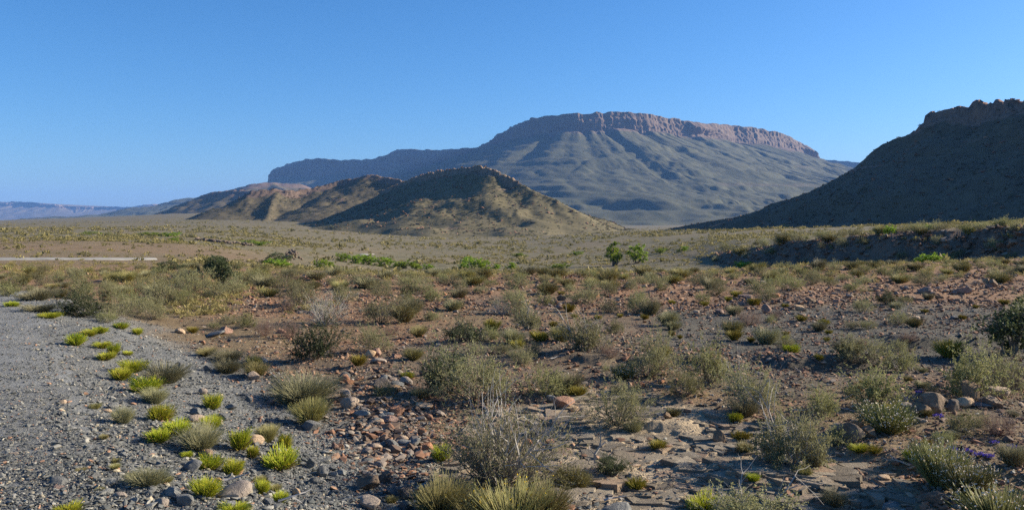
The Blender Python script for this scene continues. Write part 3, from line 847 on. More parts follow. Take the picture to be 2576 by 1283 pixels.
reg("dark", [[("branches", mesh_of("dark_branches", a, M["twig"])), ("foliage", mesh_of("dark_foliage", b_, M["dark_leaf"]))]
             for a, b_ in (shrub_shape(50 + i, stems=38, leaf=12500, leaf_size=0.030, thick=0.010, forks=2) for i in range(3))])
reg("dead", [[("branches", mesh_of("dead_branches", a, M["dead_twig"])), ("foliage", mesh_of("dead_foliage", b_, M["pale_leaf"]))]
             for a, b_ in (shrub_shape(70 + i, stems=46, leaf=1500, leaf_size=0.02, thick=0.011, forks=2, erect=0.6) for i in range(2))])
reg("rust", [[("branches", mesh_of("rust_branches", a, M["rust_twig"])), ("foliage", mesh_of("rust_foliage", b_, M["mauve_leaf"]))]
             for a, b_ in (shrub_shape(80 + i, stems=36, leaf=2600, leaf_size=0.028, thick=0.009, forks=2, erect=0.2) for i in range(2))])
reg("antler", [[("branches", mesh_of("antler_branches", join_shapes([a, shrub_shape(95 + i, stems=5, leaf=0, thick=0.018, forks=1, erect=0.9, height=1.45, spread=0.5)[0]]), M["dead_twig"])), ("foliage", mesh_of("antler_foliage", b_, M["grey_leaf"]))]
               for i, (a, b_) in enumerate(shrub_shape(90 + i, stems=44, leaf=9500, leaf_size=0.026, thick=0.010, forks=2, height=0.85) for i in range(3))])
reg("mauve", [[("branches", mesh_of("mauve_branches", a, M["rust_twig"])), ("foliage", mesh_of("mauve_foliage", b_, M["mauve_leaf"]))]
              for a, b_ in (shrub_shape(110 + i, stems=60, leaf=5200, leaf_size=0.026, thick=0.007, forks=2, erect=0.1) for i in range(2))])
reg("straw", [[("blades", mesh_of("straw_blades", tuft_shape(120 + i, 900, 0.55, 0.0045, 0.3)[0], M["straw_leaf"]))] for i in range(3)])
reg("pale", [[("blades", mesh_of("pale_blades", tuft_shape(130 + i, 1000, 0.6, 0.0045, 0.5, base=0.28)[0], M["pale_leaf"]))] for i in range(3)])
_l = [tuft_shape(140 + i, 560 + 60 * i, 0.42 + 0.06 * i, 0.0085, 0.2, 40 + 14 * i, 0.032, base=0.14 + 0.03 * i, hvar=(0.4 + 0.05 * i, 1.0)) for i in range(4)]
reg("lime", [[("stems", mesh_of("lime_stems", a, M["lime_leaf"])), ("dry_stems", mesh_of("lime_dry", tuft_shape(160 + i, 150, 0.46, 0.008, 0.2, hvar=(0.3, 0.75))[0], M["red_stem"])), ("flowers", mesh_of("lime_flowers", f_, M["yellow_flower"]))] for i, (a, f_) in enumerate(_l)])
reg("gold", [[("stems", mesh_of("gold_stems", tuft_shape(150 + i, 380, 0.5, 0.011, 0.2)[0], M["gold_leaf"]))] for i in range(2)])
_l = [tuft_shape(170 + i, 560, 0.55, 0.009, 0.2, 190, 0.042, base=0.2) for i in range(3)]
reg("white", [[("stems", mesh_of("white_stems", a, M["olive_leaf"])), ("flowers", mesh_of("white_flowers", f_, M["white_flower"]))] for a, f_ in _l])
_l = [tuft_shape(180 + i, 500, 0.55, 0.0055, 0.3, 60, 0.03, base=0.25) for i in range(2)]
reg("daisy", [[("blades", mesh_of("daisy_blades", a, M["straw_leaf"])), ("flowers", mesh_of("daisy_flowers", f_, M["yellow_flower"]))] for a, f_ in _l])
_l = [tuft_shape(190 + i, 60, 0.6, 0.015, 0.2, 55, 0.22, base=0.3) for i in range(2)]
reg("violet", [[("stems", mesh_of("violet_stems", a, M["dark_leaf"])), ("flowers", mesh_of("violet_flowers", f_, M["violet_flower"]))] for a, f_ in _l])
def lobeset(seed, k, flat=1.0):
    r = np.random.default_rng(seed)
    return [(r.uniform(-0.3, 0.3), r.uniform(-0.3, 0.3), r.uniform(0.16, 0.8) * flat, r.uniform(0.17, 0.27)) for _ in range(k)]
reg("tree", [[("trunk", mesh_of("tree_trunk", a, M["twig"])), ("crown", mesh_of("tree_crown", b_, M["tree_leaf"]))] for a, b_ in
             [tree_shape(200, [(0, 0, 0.86, 0.14), (-0.12, 0, 0.66, 0.2), (0.12, 0.1, 0.62, 0.2), (-0.25, 0, 0.42, 0.18), (0.24, 0, 0.35, 0.18), (0.0, -0.1, 0.3, 0.2)], 2600, 0.05, 0.035),
              tree_shape(201, [(0.15, 0, 0.8, 0.17), (-0.15, 0.1, 0.7, 0.18), (0.28, 0, 0.5, 0.18), (-0.28, 0, 0.45, 0.16), (0.0, 0, 0.35, 0.22), (0.36, 0, 0.22, 0.14)], 2600, 0.05, 0.03)]])
reg("bush", [[("branches", mesh_of("bush_branches", a, M["twig"])), ("foliage", mesh_of("bush_foliage", b_, M["tree_leaf"]))] for a, b_ in
             [tree_shape(210 + i, lobeset(210 + i, 8, 0.8), 1900, 0.065, 0.02) for i in range(3)]])
reg("leafy", [[("branches", mesh_of("leafy_branches", a, M["twig"])), ("foliage", mesh_of("leafy_foliage", b_, M["dark_leaf"]))] for a, b_ in
              [tree_shape(220 + i, lobeset(220 + i, 10), 3600, 0.045, 0.025) for i in range(3)]])
reg("darktree", [[("trunk", mesh_of("dark_tree_trunk", a, M["twig"])), ("crown", mesh_of("dark_tree_crown", b_, M["dark_leaf"]))] for a, b_ in
              [tree_shape(230 + i, lobeset(232 + i, 10), 3800, 0.05, 0.035) for i in range(2)]])

NOUN = {  # kind -> (object name, category, words)
    "twig": ("karoo_shrub", "shrub", "grey twiggy shrub"), "olive": ("olive_shrub", "shrub", "olive-green shrub"), "dark": ("dark_shrub", "shrub", "dark leafy shrub"),
    "dead": ("dry_shrub", "shrub", "dry bare-twigged shrub"), "rust": ("rusty_shrub", "shrub", "rust-brown dry shrub"), "antler": ("antler_shrub", "shrub", "grey shrub with bare antler twigs"),
    "mauve": ("mauve_shrub", "shrub", "pinkish-brown shrub"), "straw": ("straw_tussock", "grass tuft", "straw-yellow grass tuft"), "pale": ("pale_tussock", "grass tuft", "pale silvery grass tuft"),
    "lime": ("yellow_green_bush", "bush", "bright yellow-green needle bush"), "gold": ("golden_tussock", "grass tuft", "golden tussock"), "white": ("white_flowered_bush", "flowering bush", "white-flowered bush"),
    "daisy": ("flowering_grass", "grass tuft", "grass tuft with yellow flowers"), "violet": ("violet_flower", "flower", "patch of violet flowers"),
    "tree": ("acacia_tree", "tree", "fresh green thorn tree"), "bush": ("green_bush", "bush", "fresh green bush"), "leafy": ("leafy_bush", "bush", "dark green leafy bush"), "darktree": ("dark_tree", "tree", "dark green tree"),
}
THINGS = []     # (u, v, height px, noun, explicit label or None, object, reference phrase or None)

def plant(kind, u, v, wpx, hpx, label=None, ref=None, y=None, group=None, var=None):
    if y is None:
        x, y = hit(u, v)
    else:
        x = float(ray(u, 600)[0] * y)
    z = float(ground_z(x, y))
    depth = y
    name, cat, noun = NOUN[kind]
    vs = KIND[kind]; k = rng.integers(0, len(vs)) if var is None else var % len(vs)
    root = link(name, None)
    root.empty_display_size = 0.1
    root.location = (x, y, z - 0.02 * hpx / FD * depth)
    root.rotation_euler = (rng.normal() * 0.05, rng.normal() * 0.05, rng.uniform(0, 6.28))
    sx = wpx / FD * depth; sz = hpx / FD * depth
    big = 0.98
    root.scale = (sx / big, sx / big * rng.uniform(0.85, 1.1), sz)
    for pn, me in vs[k]:
        c_ = link(pn, me, root)
        if pn == "flowers": c_["kind"] = "stuff"
    tag(root, None, cat, group)
    uu, vv = proj(x, y, z)
    THINGS.append([float(uu), float(vv), hpx, wpx, noun, label, root, ref, y])
    return root

# ---- shrubs and tufts one by one, as the photograph shows them: kind, column, foot row, width, height, label, how others refer to it
HAND = [
 ("dark", 205, 795, 118, 64, "dark leafy shrub beside the far end of the road gravel", "the dark shrub beside the road"),
 ("twig", 285, 802, 95, 62, None, None), ("twig", 415, 768, 92, 70, "tall grey-green shrub with bare lower stems left of the dark trees", "the tall grey-green shrub"),
 ("olive", 25, 735, 74, 40, None, None), ("pale", 95, 756, 90, 28, None, None), ("twig", 95, 746, 55, 32, None, None), ("olive", 320, 770, 62, 40, None, None),
 ("twig", 385, 803, 75, 48, None, None), ("olive", 270, 812, 50, 30, None, None), ("twig", 345, 790, 70, 46, None, None),
 ("darktree", 535, 700, 62, 54, "dark small tree behind a leafier, brighter one", "the two dark trees"), ("leafy", 560, 724, 68, 66, "sunlit leafy tree in front of a darker small tree", "the sunlit leafy tree"),
 ("leafy", 418, 685, 62, 26, "low wide dark green bush where the pale road strip ends", "the bush at the end of the pale road"),
 ("twig", 480, 738, 92, 58, None, None), ("olive", 458, 765, 62, 42, None, None), ("twig", 545, 750, 64, 40, None, None), ("twig", 592, 742, 64, 50, None, None), ("twig", 650, 718, 64, 42, None, None),
 ("pale", 664, 724, 52, 30, None, None), ("twig", 722, 706, 60, 34, None, None), ("olive", 612, 720, 50, 34, None, None), ("twig", 700, 722, 55, 30, None, None),
 ("twig", 758, 766, 80, 52, None, None), ("dead", 815, 818, 128, 86, "big pale leafless shrub of bare grey twigs", "the big leafless shrub"),
 ("dark", 790, 904, 112, 94, "round dark grey-green shrub throwing a long shadow over bare soil", "the round dark shrub"),
 ("rust", 722, 784, 42, 32, None, None), ("olive", 620, 824, 55, 34, None, None), ("mauve", 665, 844, 58, 42, "pinkish-brown dome of a shrub among red stones", "the pinkish-brown dome shrub"),
 ("mauve", 732, 850, 50, 44, "pale pink bristly little shrub left of the round dark shrub", None), ("twig", 575, 816, 40, 26, None, None), ("olive", 540, 826, 30, 16, None, None),
 ("leafy", 690, 668, 60, 30, "dark bush growing on the heap of stones", "the bush on the stone heap"), ("bush", 702, 674, 50, 22, "bright green bush in front of the stone heap", None),
 ("bush", 805, 674, 30, 20, "small round bright green bush right of the stone heap", "the small round green bush"), ("bush", 832, 674, 28, 15, None, None),
 ("twig", 955, 813, 118, 76, "wide grey-green shrub with a yellowish neighbour at its right", "the wide grey-green shrub"), ("straw", 1018, 810, 58, 44, "yellowish tuft leaning on a wide grey-green shrub", None),
 ("twig", 960, 746, 66, 42, None, None), ("twig", 905, 714, 54, 34, None, None), ("olive", 1030, 770, 60, 38, None, None), ("dark", 1025, 744, 38, 28, None, None), ("pale", 1140, 780, 54, 26, None, None),
 ("dark", 1168, 858, 90, 52, "squat dark green shrub on bare soil behind the tallest twiggy bush", "the squat dark shrub"), ("twig", 945, 882, 84, 64, "grey shrub on a low bank with brown boulders below it", "the grey shrub on the low bank"),
 ("dead", 1262, 792, 54, 42, None, None), ("twig", 1070, 738, 54, 32, None, None),
 ("twig", 1300, 788, 70, 62, None, None), ("antler", 1326, 830, 62, 56, "slender grey shrub standing in front of another like it", "the slender pair of shrubs"),
 ("twig", 1465, 762, 84, 44, None, None), ("twig", 1532, 744, 48, 44, None, None), ("twig", 1586, 728, 36, 34, None, None), ("twig", 1600, 788, 62, 70, "tall grey shrub amid the red stones behind the middle ground", "the tall grey shrub amid red stones"),
 ("pale", 1636, 793, 50, 38, None, None), ("twig", 1535, 786, 50, 34, None, None), ("gold", 1432, 784, 30, 20, None, None), ("olive", 1370, 768, 46, 32, None, None),
 ("antler", 1468, 882, 108, 82, "grey-green shrub with bare antler twigs over bare dark soil", "the antler-twigged shrub"), ("rust", 1525, 888, 44, 28, "small dead reddish shrub beside the antler-twigged one", None), ("pale", 1680, 817, 52, 34, None, None),
 ("mauve", 1885, 818, 64, 38, "pale mauve dome shrub on open dark gravel", "the pale mauve dome shrub"), ("twig", 1925, 756, 50, 34, None, None), ("twig", 1800, 742, 56, 36, None, None), ("olive", 1765, 760, 40, 26, None, None),
 ("dark", 2232, 765, 48, 34, "small dark rounded shrub on the far edge of dark gravel", "the small dark rounded shrub"), ("twig", 2166, 785, 56, 42, None, None), ("dead", 2270, 798, 42, 38, None, None),
 ("leafy", 2545, 893, 130, 130, "large dark green bush cut by the right edge of the picture", "the large dark bush at the right edge"),
 ("twig", 1200, 1008, 225, 150, "broad dense grey bush right behind the tallest dead-branched bush", "the broad dense grey bush"), ("dark", 1122, 990, 95, 110, "dark green bush at the left flank of the broad grey bush", "the dark green bush"),
 ("twig", 1310, 916, 66, 48, None, None), ("olive", 1372, 998, 108, 76, "rounded olive shrub with faded yellow flowers above bare mudstone", "the rounded olive shrub"), ("pale", 1432, 985, 62, 50, None, None),
 ("gold", 1450, 1000, 52, 30, "golden tussock between two rounded shrubs above the mudstone", "the golden tussock"), ("twig", 1632, 948, 122, 116, "upright grey bush with very fine erect twigs", "the upright fine-twigged bush"),
 ("white", 1568, 952, 62, 34, None, None), ("twig", 1550, 1068, 146, 112, "rounded grey shrub alone on the bare mudstone", "the rounded shrub on the mudstone"),
 ("olive", 1722, 996, 78, 66, "olive shrub at the lower left of a taller pair", None), ("olive", 1778, 962, 118, 104, "tall olive-grey bush with an upright bare stem", "the tall olive-grey bush"),
 ("antler", 1886, 1032, 122, 112, "grey-green bush with a long bent bare branch on top", "the bush with the bent branch"), ("pale", 1872, 1045, 70, 40, None, None),
 ("olive", 2066, 1048, 84, 76, None, None), ("olive", 2206, 1020, 150, 92, "wide bright-tipped olive bush with pale bent stems showing", "the wide olive bush"), ("twig", 2166, 912, 118, 66, "wide low dark-grey shrub in its own shadow on dark gravel", "the wide low dark-grey shrub"),
 ("olive", 2262, 934, 82, 64, None, None), ("olive", 2440, 1000, 170, 128, "largest bush at the right, behind a row of boulders", "the largest right-hand bush"), ("twig", 2540, 985, 110, 100, None, None),
 ("antler", 1985, 1170, 158, 132, "large grey bush with thin bare stems leaning over its left", "the large leaning-stemmed bush"), ("pale", 2045, 1180, 50, 60, None, None),
 ("white", 2232, 1088, 118, 70, "rounded bush thick with whitish flower heads beside slanting slabs", "the whitish flowering bush"),
 ("olive", 2425, 1090, 78, 54, None, None), ("mauve", 2510, 1096, 86, 62, "mauve-brown seedy shrub below the row of boulders", "the mauve-brown shrub"), ("pale", 2546, 1168, 70, 50, None, None),
 ("olive", 2302, 1152, 60, 42, None, None), ("olive", 2376, 1116, 50, 34, None, None), ("white", 2366, 1222, 128, 108, "larger of two white-tipped olive bushes touching each other", "the pair of white-tipped bushes"),
 ("white", 2432, 1250, 118, 88, "smaller white-tipped olive bush in front of a larger one", None), ("white", 2515, 1330, 190, 104, "bush covered in white flowers at the bottom right corner", "the white-flowered corner bush"),
 ("olive", 2100, 1120, 70, 50, "green-leaved shrub at the foot of a big slanting boulder", None),
 ("straw", 1108, 1300, 130, 96, "straw-coloured grassy bush in front of the tallest bush's left", "the straw-coloured grassy bush"), ("daisy", 1285, 1330, 190, 120, "grassy tuft dotted with yellow flowers at the bottom centre", "the yellow-dotted grass"),
 ("daisy", 1200, 1310, 120, 80, None, None), ("straw", 1370, 1310, 130, 90, None, None), ("straw", 1442, 1236, 84, 62, None, None),
 ("dark", 1540, 1190, 86, 42, "low dense dark green bush on bare slab rock", "the low dense green bush"), ("gold", 1602, 1234, 46, 32, "yellow tuft alone on the bare slab rock", "the yellow tuft on the slab"),
 ("antler", 1880, 1330, 230, 100, "wide low grey bush with long bare twigs at the bottom edge", "the low grey bush at the bottom edge"), ("lime", 1768, 1292, 76, 46, None, None), ("pale", 2100, 1270, 60, 36, None, None),
 ("pale", 762, 1014, 150, 68, "wide silvery-green grass mound right of the dark shale", "the silvery grass mound"), ("straw", 780, 1062, 88, 56, "brown and green mound in front of a silvery grass mound", None),
 ("pale", 505, 1128, 96, 56, None, None), ("pale", 388, 1014, 62, 38, "small grey cushion below a yellow-flowered needle bush", None), ("pale", 415, 962, 100, 46, None, None), ("pale", 368, 1222, 90, 42, None, None),
 ("pale", 575, 908, 70, 28, None, None), ("straw", 645, 946, 60, 34, None, None), ("pale", 572, 938, 66, 34, None, None), ("pale", 310, 1064, 52, 38, None, None), ("straw", 672, 1112, 56, 44, None, None),
 ("pale", 100, 786, 70, 22, None, None), ("straw", 640, 920, 40, 26, None, None), ("pale", 1060, 1000, 50, 26, None, None), ("olive", 968, 1000, 60, 34, None, None), ("straw", 520, 895, 50, 20, None, None), ("straw", 1040, 905, 46, 28, None, None),
]
for k, u, v, w_, h_, lab, ref in HAND:
    plant(k, u, v, w_, h_, lab, ref)

# the big front bush, leafless stems standing out of it
def front_bush():
    a, b_ = shrub_shape(301, stems=75, leaf=13500, leaf_size=0.019, thick=0.010, forks=2, height=0.86, bare=0.55)
    c_, _ = shrub_shape(305, stems=14, leaf=0, thick=0.022, forks=1, erect=0.75, height=1.5, spread=0.55)
    reg("front", [[("branches", mesh_of("front_branches", a, M["twig"])), ("foliage", mesh_of("front_foliage", b_, M["grey_leaf"]))]])
    reg("front_dead", [[("dead_branches", mesh_of("front_dead_branches", c_, M["dead_twig"]))]])
    root = plant("front", 1250, 1226, 300, 205, "tallest front bush with bare dead branches rising out of it", "the tallest front bush")
    o = link("dead_branches", KIND["front_dead"][0][0][1], root); o.scale = (1.05, 1.05, 1.32)
NOUN["front"] = ("karoo_shrub", "shrub", "grey shrub")
front_bush()

# dead snag standing on the slab
def snag():
    x, y = hit(1494, 1176); z = float(ground_z(x, y)); s = y / FD
    pts = [((0, 0), 5), ((4, 22), 4.6), ((2, 40), 4.0), ((14, 58), 3.2), ((17, 76), 2.0), ((16, 98), 0.8)]
    P0 = []; P1 = []; R0 = []; R1 = []
    for (p, r0), (q, r1) in zip(pts[:-1], pts[1:]):
        P0.append((p[0] * s, 0.01 * p[1] * s, p[1] * s)); P1.append((q[0] * s, 0.01 * q[1] * s, q[1] * s)); R0.append(r0 * s); R1.append(r1 * s)
    for p, q, r0 in (((14, 58), (30, 70), 2.4), ((30, 70), (36, 66), 1.4), ((2, 40), (-10, 52), 1.6), ((-10, 52), (-12, 62), 1.0)):
        P0.append((p[0] * s, 0, p[1] * s)); P1.append((q[0] * s, 0.03, q[1] * s)); R0.append(r0 * s); R1.append(r0 * 0.6 * s)
    o = link("dead_snag", mesh_of("dead_snag", tubes(P0, P1, R0, R1, np.full(len(P0), 0.5)), M["dead_twig"])); o.location = (x, y, z - 0.02)
    tag(o, "bent bare grey snag standing on the mudstone beside a low green bush", "dead branch")
snag()

def stick(u, v, lpx, ang, label):
    x, y = hit(u, v); z = float(ground_z(x, y)); s_ = y / FD; r = np.random.default_rng(u)
    L_ = lpx * s_; pts = [np.array([0.0, 0.0, 0.02])]; d = np.array([math.cos(ang), math.sin(ang), 0.12])
    for k in range(5):
        d = d + r.normal(size=3) * 0.22; d[2] = max(-0.1, min(0.35, d[2])); pts.append(pts[-1] + d / np.linalg.norm(d) * L_ / 5)
    P0, P1 = list(pts[:-1]), list(pts[1:]); R0 = [0.011 - 0.0017 * k for k in range(5)]; R1 = [0.0095 - 0.0017 * k for k in range(5)]
    for k in (2, 3):
        e = pts[k] + (r.normal(size=3) * 0.5 + np.array([0.6 * math.cos(ang), 0.6 * math.sin(ang), 0.5])) * L_ * 0.3; e[2] = abs(e[2])
        P0.append(pts[k]); P1.append(e); R0.append(0.006); R1.append(0.003)
    o = link("fallen_stick", mesh_of("fallen_stick", tubes(P0, P1, R0, R1, np.full(len(P0), 0.6)), M["dead_twig"])); o.location = (x, y, z)
    tag(o, label, "dead branch", "dead sticks lying on the ground")
for a_ in ((1385, 905, 40, 0.5, "pale dead stick beside the slender pair of shrubs"), (1520, 992, 44, 0.4, "pale dead stick above the rounded shrub on the mudstone"), (1300, 820, 34, 0.3, "short bleached stick behind the broad grey bush"),
           (560, 1215, 70, 0.2, "thin bleached stick on the slate left of the tall needle bush"), (700, 1268, 90, 0.25, "long thin dead stick on the slate near the bottom edge"), (2290, 1175, 70, 2.6, "dead stick below the white-flowered bushes' upper left"),
           (1990, 1035, 160, -0.75, "long bare fallen branch right of the bush with the bent branch"), (1520, 1265, 60, 0.1, "bleached stick on the soil beside the yellow tuft on the slab"), (960, 1085, 44, 0.9, "dead stick among the reddish stone drift")):
    stick(*a_)

LIME = [(192, 868, 42, 38, 0), (225, 846, 34, 20, 0), (253, 838, 36, 22, 0), (305, 828, 32, 18, 0), (346, 842, 26, 18, 0), (258, 876, 40, 22, 0), (286, 890, 36, 24, 0), (268, 905, 42, 24, 0), (322, 894, 22, 14, 0),
        (335, 935, 58, 40, "yellow-green needle bush with a reddish base, topmost of the verge"), (305, 955, 52, 36, 0), (370, 988, 72, 38, "yellow-flowered needle bush above a small grey cushion"),
        (536, 1030, 52, 38, "rounded yellow-green bush alone among grey slate stones"), (404, 1060, 60, 40, 0), (446, 1092, 72, 44, "broad needle bush in the middle of a clump of three"), (398, 1112, 52, 40, 0), (530, 1080, 46, 36, 0), (603, 1130, 58, 56, 0),
        (716, 1130, 32, 44, "narrow yellow-flowered bush beside a dry brown tuft"), (527, 1182, 72, 48, 0), (586, 1195, 48, 42, 0), (634, 1150, 30, 34, 0), (706, 1180, 78, 58, "largest yellow-flowered needle bush at the right end of the verge"),
        (517, 1250, 74, 62, "tall bright needle bush nearest to the big tan slab stone"), (660, 1242, 30, 36, 0), (125, 800, 46, 18, 0), (30, 772, 40, 16, 0), (1112, 1158, 46, 42, "yellow-green bush tucked against the tallest front bush"),
        (1027, 952, 32, 22, "small lime-green bush behind a flat tan stone"), (1850, 1062, 42, 28, 0), (2162, 1136, 42, 24, 0), (170, 1296, 56, 34, 0), (1892, 1210, 26, 26, 0), (1988, 888, 36, 28, 0), (1975, 862, 20, 18, 0), (2295, 1160, 44, 30, 0),
        (705, 1262, 34, 26, 0), (590, 1285, 60, 22, 0), (75, 755, 30, 12, 0), (470, 1150, 26, 18, 0)]
for u, v, w_, h_, lab in LIME:
    plant("lime", u, v, w_ * (0.8 + 0.3 * rng.random()), h_ * (0.7 + 0.3 * rng.random()), lab or None, "the lone rounded needle bush" if u == 536 else ("the largest yellow-flowered bush" if u == 706 else ("the tall needle bush at the bottom" if u == 517 else None)))
for u, v, w_, h_ in [(900, 920, 40, 28), (1690, 845, 18, 14), (1710, 852, 14, 10), (2015, 808, 30, 15), (2072, 818, 30, 14), (2085, 840, 18, 10), (1772, 770, 22, 12), (1832, 758, 18, 12), (1975, 775, 18, 12), (2325, 786, 18, 8), (2420, 804, 18, 12),
                     (2525, 765, 26, 12), (2455, 775, 18, 8), (1975, 845, 18, 12), (2080, 858, 16, 10), (1445, 800, 16, 10), (1505, 803, 18, 10), (1560, 798, 14, 9), (1622, 803, 20, 12), (1392, 822, 22, 14), (1412, 742, 18, 10), (1690, 765, 18, 10), (485, 838, 26, 16),
                     (2330, 1125, 26, 20), (2060, 905, 22, 14), (1890, 860, 20, 12)]:
    plant("gold", u, v, w_, h_)
for u, v, w_ in [(2270, 1003, 16), (2328, 1010, 16), (2360, 1052, 20), (2400, 1134, 18), (2440, 1140, 20), (2462, 1150, 22), (2486, 1153, 22), (2502, 1118, 18), (2545, 1128, 18), (2312, 990, 14), (2352, 1138, 12)]:
    plant("violet", u, v, w_, w_ * 0.55)
# dry tufts on the road edge
for u, v, w_ in [(205, 1192, 26), (290, 1180, 24), (292, 1165, 22), (262, 1105, 22), (250, 1240, 24), (985, 1265, 30), (420, 1215, 30), (330, 1205, 26), (240, 1030, 26), (690, 1238, 36), (655, 1215, 30)]:
    plant("straw", u, v, w_, w_ * 0.6)

# ---- trees and green bushes of the stream bed
def tree(kind, u, ytop_v, y, wpx, hpx, label=None, ref=None, var=None):
    return plant(kind, u, 0, wpx, hpx, label, ref, y=y, var=var)
tree("tree", 1546, 0, 152, 42, 58, "taller of two fresh green thorn trees in the stream bed", "the two thorn trees", 0)
tree("tree", 1600, 0, 152, 44, 46, "shorter green thorn tree beside a taller one", None, 1)
for u, y, w_, h_ in [(862, 140, 38, 20), (893, 138, 40, 21), (926, 140, 34, 26), (968, 138, 46, 25), (1010, 136, 44, 20), (1046, 136, 32, 18), (1078, 138, 26, 14), (1170, 136, 34, 18), (1192, 142, 46, 30), (1215, 136, 44, 24), (1285, 140, 30, 17), (1248, 138, 24, 13), (1406, 138, 42, 15)]:
    tree("bush", u, 0, y, w_, h_)
for u, y, w_, h_, k in [(1870, 0.93, 54, 22, "bush"), (2342, 0.91, 66, 40, "bush"), (2305, 0.93, 30, 28, "leafy"), (2275, 0.93, 40, 22, "olive"), (1960, 1.08, 40, 30, "olive"), (2125, 1.04, 34, 36, "twig"), (2240, 1.08, 34, 34, "bush"), (1992, 1.15, 34, 34, "olive"),
                        (2030, 1.15, 26, 16, "olive"), (2120, 1.15, 40, 24, "twig"), (2150, 1.15, 36, 20, "olive"), (2262, 1.15, 40, 22, "twig"), (2310, 1.14, 44, 34, "twig"), (2352, 1.14, 46, 34, "twig"), (2335, 1.22, 24, 18, "bush"), (2525, 1.12, 60, 34, "olive"), (2555, 1.08, 50, 36, "twig"), (2470, 1.15, 40, 24, "twig"), (2190, 1.15, 34, 18, "twig"), (2420, 1.15, 36, 18, "olive"), (1905, 1.2, 34, 18, "olive"), (2066, 1.05, 26, 24, "twig"),
                        (2210, 1.0, 30, 18, "olive"), (2398, 1.04, 30, 18, "twig"), (2545, 1.0, 44, 26, "olive")]:
    tree(k, u, 0, float(bank_foot(u)) * y, w_ * 0.8, h_ * 0.7)
for u, y, w_, h_ in [(440, 150, 24, 10), (300, 190, 26, 8), (210, 210, 22, 7), (230, 240, 40, 8), (270, 245, 44, 7), (395, 240, 60, 9), (430, 235, 46, 10), (105, 190, 20, 8), (620, 180, 50, 10), (650, 185, 46, 9), (600, 175, 30, 9), (1310, 230, 36, 9), (1450, 220, 30, 10), (375, 180, 16, 8), (1660, 180, 26, 12), (1720, 170, 30, 12), (1380, 260, 30, 8)]:
    tree("bush" if (u * 7) % 3 else "olive", u, 0, y, w_, h_)

# ---- shrubs filling the crest and the left flat, counted ones
def busy(u, v, w_):
    return any(abs(t[0] - u) < 0.42 * (t[3] + w_) and abs(t[1] - v) < 7 + 0.12 * t[2] for t in THINGS)
def fill(nmax, u0, u1, vfun, kinds, wr, hr, seed):
    r = np.random.default_rng(seed); made = 0; tries = 0
    while made < nmax and tries < nmax * 12:
        tries += 1
        u = r.uniform(u0, u1); v = vfun(u, r)
        s_ = (v - 600) / 100.0
        w_ = r.uniform(*wr) * s_; h_ = w_ * r.uniform(*hr)
        if busy(u, v, w_): continue
        plant(kinds[r.integers(0, len(kinds))], u, v, w_, h_); made += 1
crest = lambda u: np.interp(u, [-50, 500, 760, 1000, 1300, 1560, 1860, 2000, 2300, 2600], [668, 672, 690, 690, 690, 686, 676, 671, 660, 650])
fill(70, -20, 760, lambda u, r: r.uniform(676, 770 - 0.03 * u), ["twig", "olive", "olive", "pale", "twig", "straw", "straw"], (22, 46), (0.45, 0.7), 401)
fill(130, 740, 2600, lambda u, r: crest(u) + 2 + abs(r.normal()) * 24, ["twig", "olive", "straw", "straw", "twig", "olive", "pale"], (24, 52), (0.42, 0.66), 402)
for i_ in range(26):
    u_ = 1800 + 29 * i_ + 9 * math.sin(i_ * 3.7)
    plant(["twig", "olive", "straw", "twig"][i_ % 4], u_, 0, 24 + 14 * abs(math.sin(i_ * 2.3)), 15 + 9 * abs(math.sin(i_ * 1.9)), y=float(bank_foot(u_)) * (1.01 + 0.11 * abs(math.sin(i_ * 5.1))))
fill(46, 900, 2560, lambda u, r: r.uniform(745, 900), ["twig", "olive", "straw", "gold", "pale", "mauve"], (12, 24), (0.5, 0.7), 403)
fill(30, 2600, 3100, lambda u, r: r.uniform(670, 900), ["twig", "olive", "straw", "pale"], (24, 46), (0.45, 0.7), 405)
fill(22, 1500, 2560, lambda u, r: r.uniform(930, 1230), ["pale", "straw", "gold", "twig"], (6, 11), (0.5, 0.75), 404)

# ------------------------------------------------------------------ stones
ROCKS = {}
def rock_set(key, n_, mat, **kw):
    out = []
    for i in range(n_):
        v, f = rock_shape(1000 + hash(key) % 97 * 0 + 31 * len(ROCKS) * 7 + i, **kw)
        me = make_mesh(key, v, f, [mat], True)
        me.set_sharp_from_angle(angle=math.radians(28))
        out.append(me)
    ROCKS[key] = out
rock_set("red_stone", 8, M["red_stone"], squash=(1, 0.8, 0.62), cuts=10, round_=0.7)
rock_set("tan_stone", 6, M["tan_stone"], squash=(1, 0.75, 0.5), cuts=9, round_=0.95)
rock_set("grey_stone", 8, M["grey_stone"], squash=(1, 0.75, 0.42), cuts=19, round_=0.5)
rock_set("dark_boulder", 6, M["dark_stone"], squash=(1, 0.7, 0.6), cuts=18, round_=0.5, sub=4)
rock_set("slab_stone", 4, M["grey_stone"], squash=(1, 0.7, 0.2), cuts=12, round_=0.6)
SNOUN = {"red_stone": ("red_stone", "stone", "reddish stone"), "tan_stone": ("tan_stone", "stone", "tan rounded stone"), "grey_stone": ("slate_stone", "stone", "grey angular stone"), "dark_boulder": ("boulder", "boulder", "dark weathered boulder"), "slab_stone": ("slab_stone", "stone", "flat grey slab stone")}
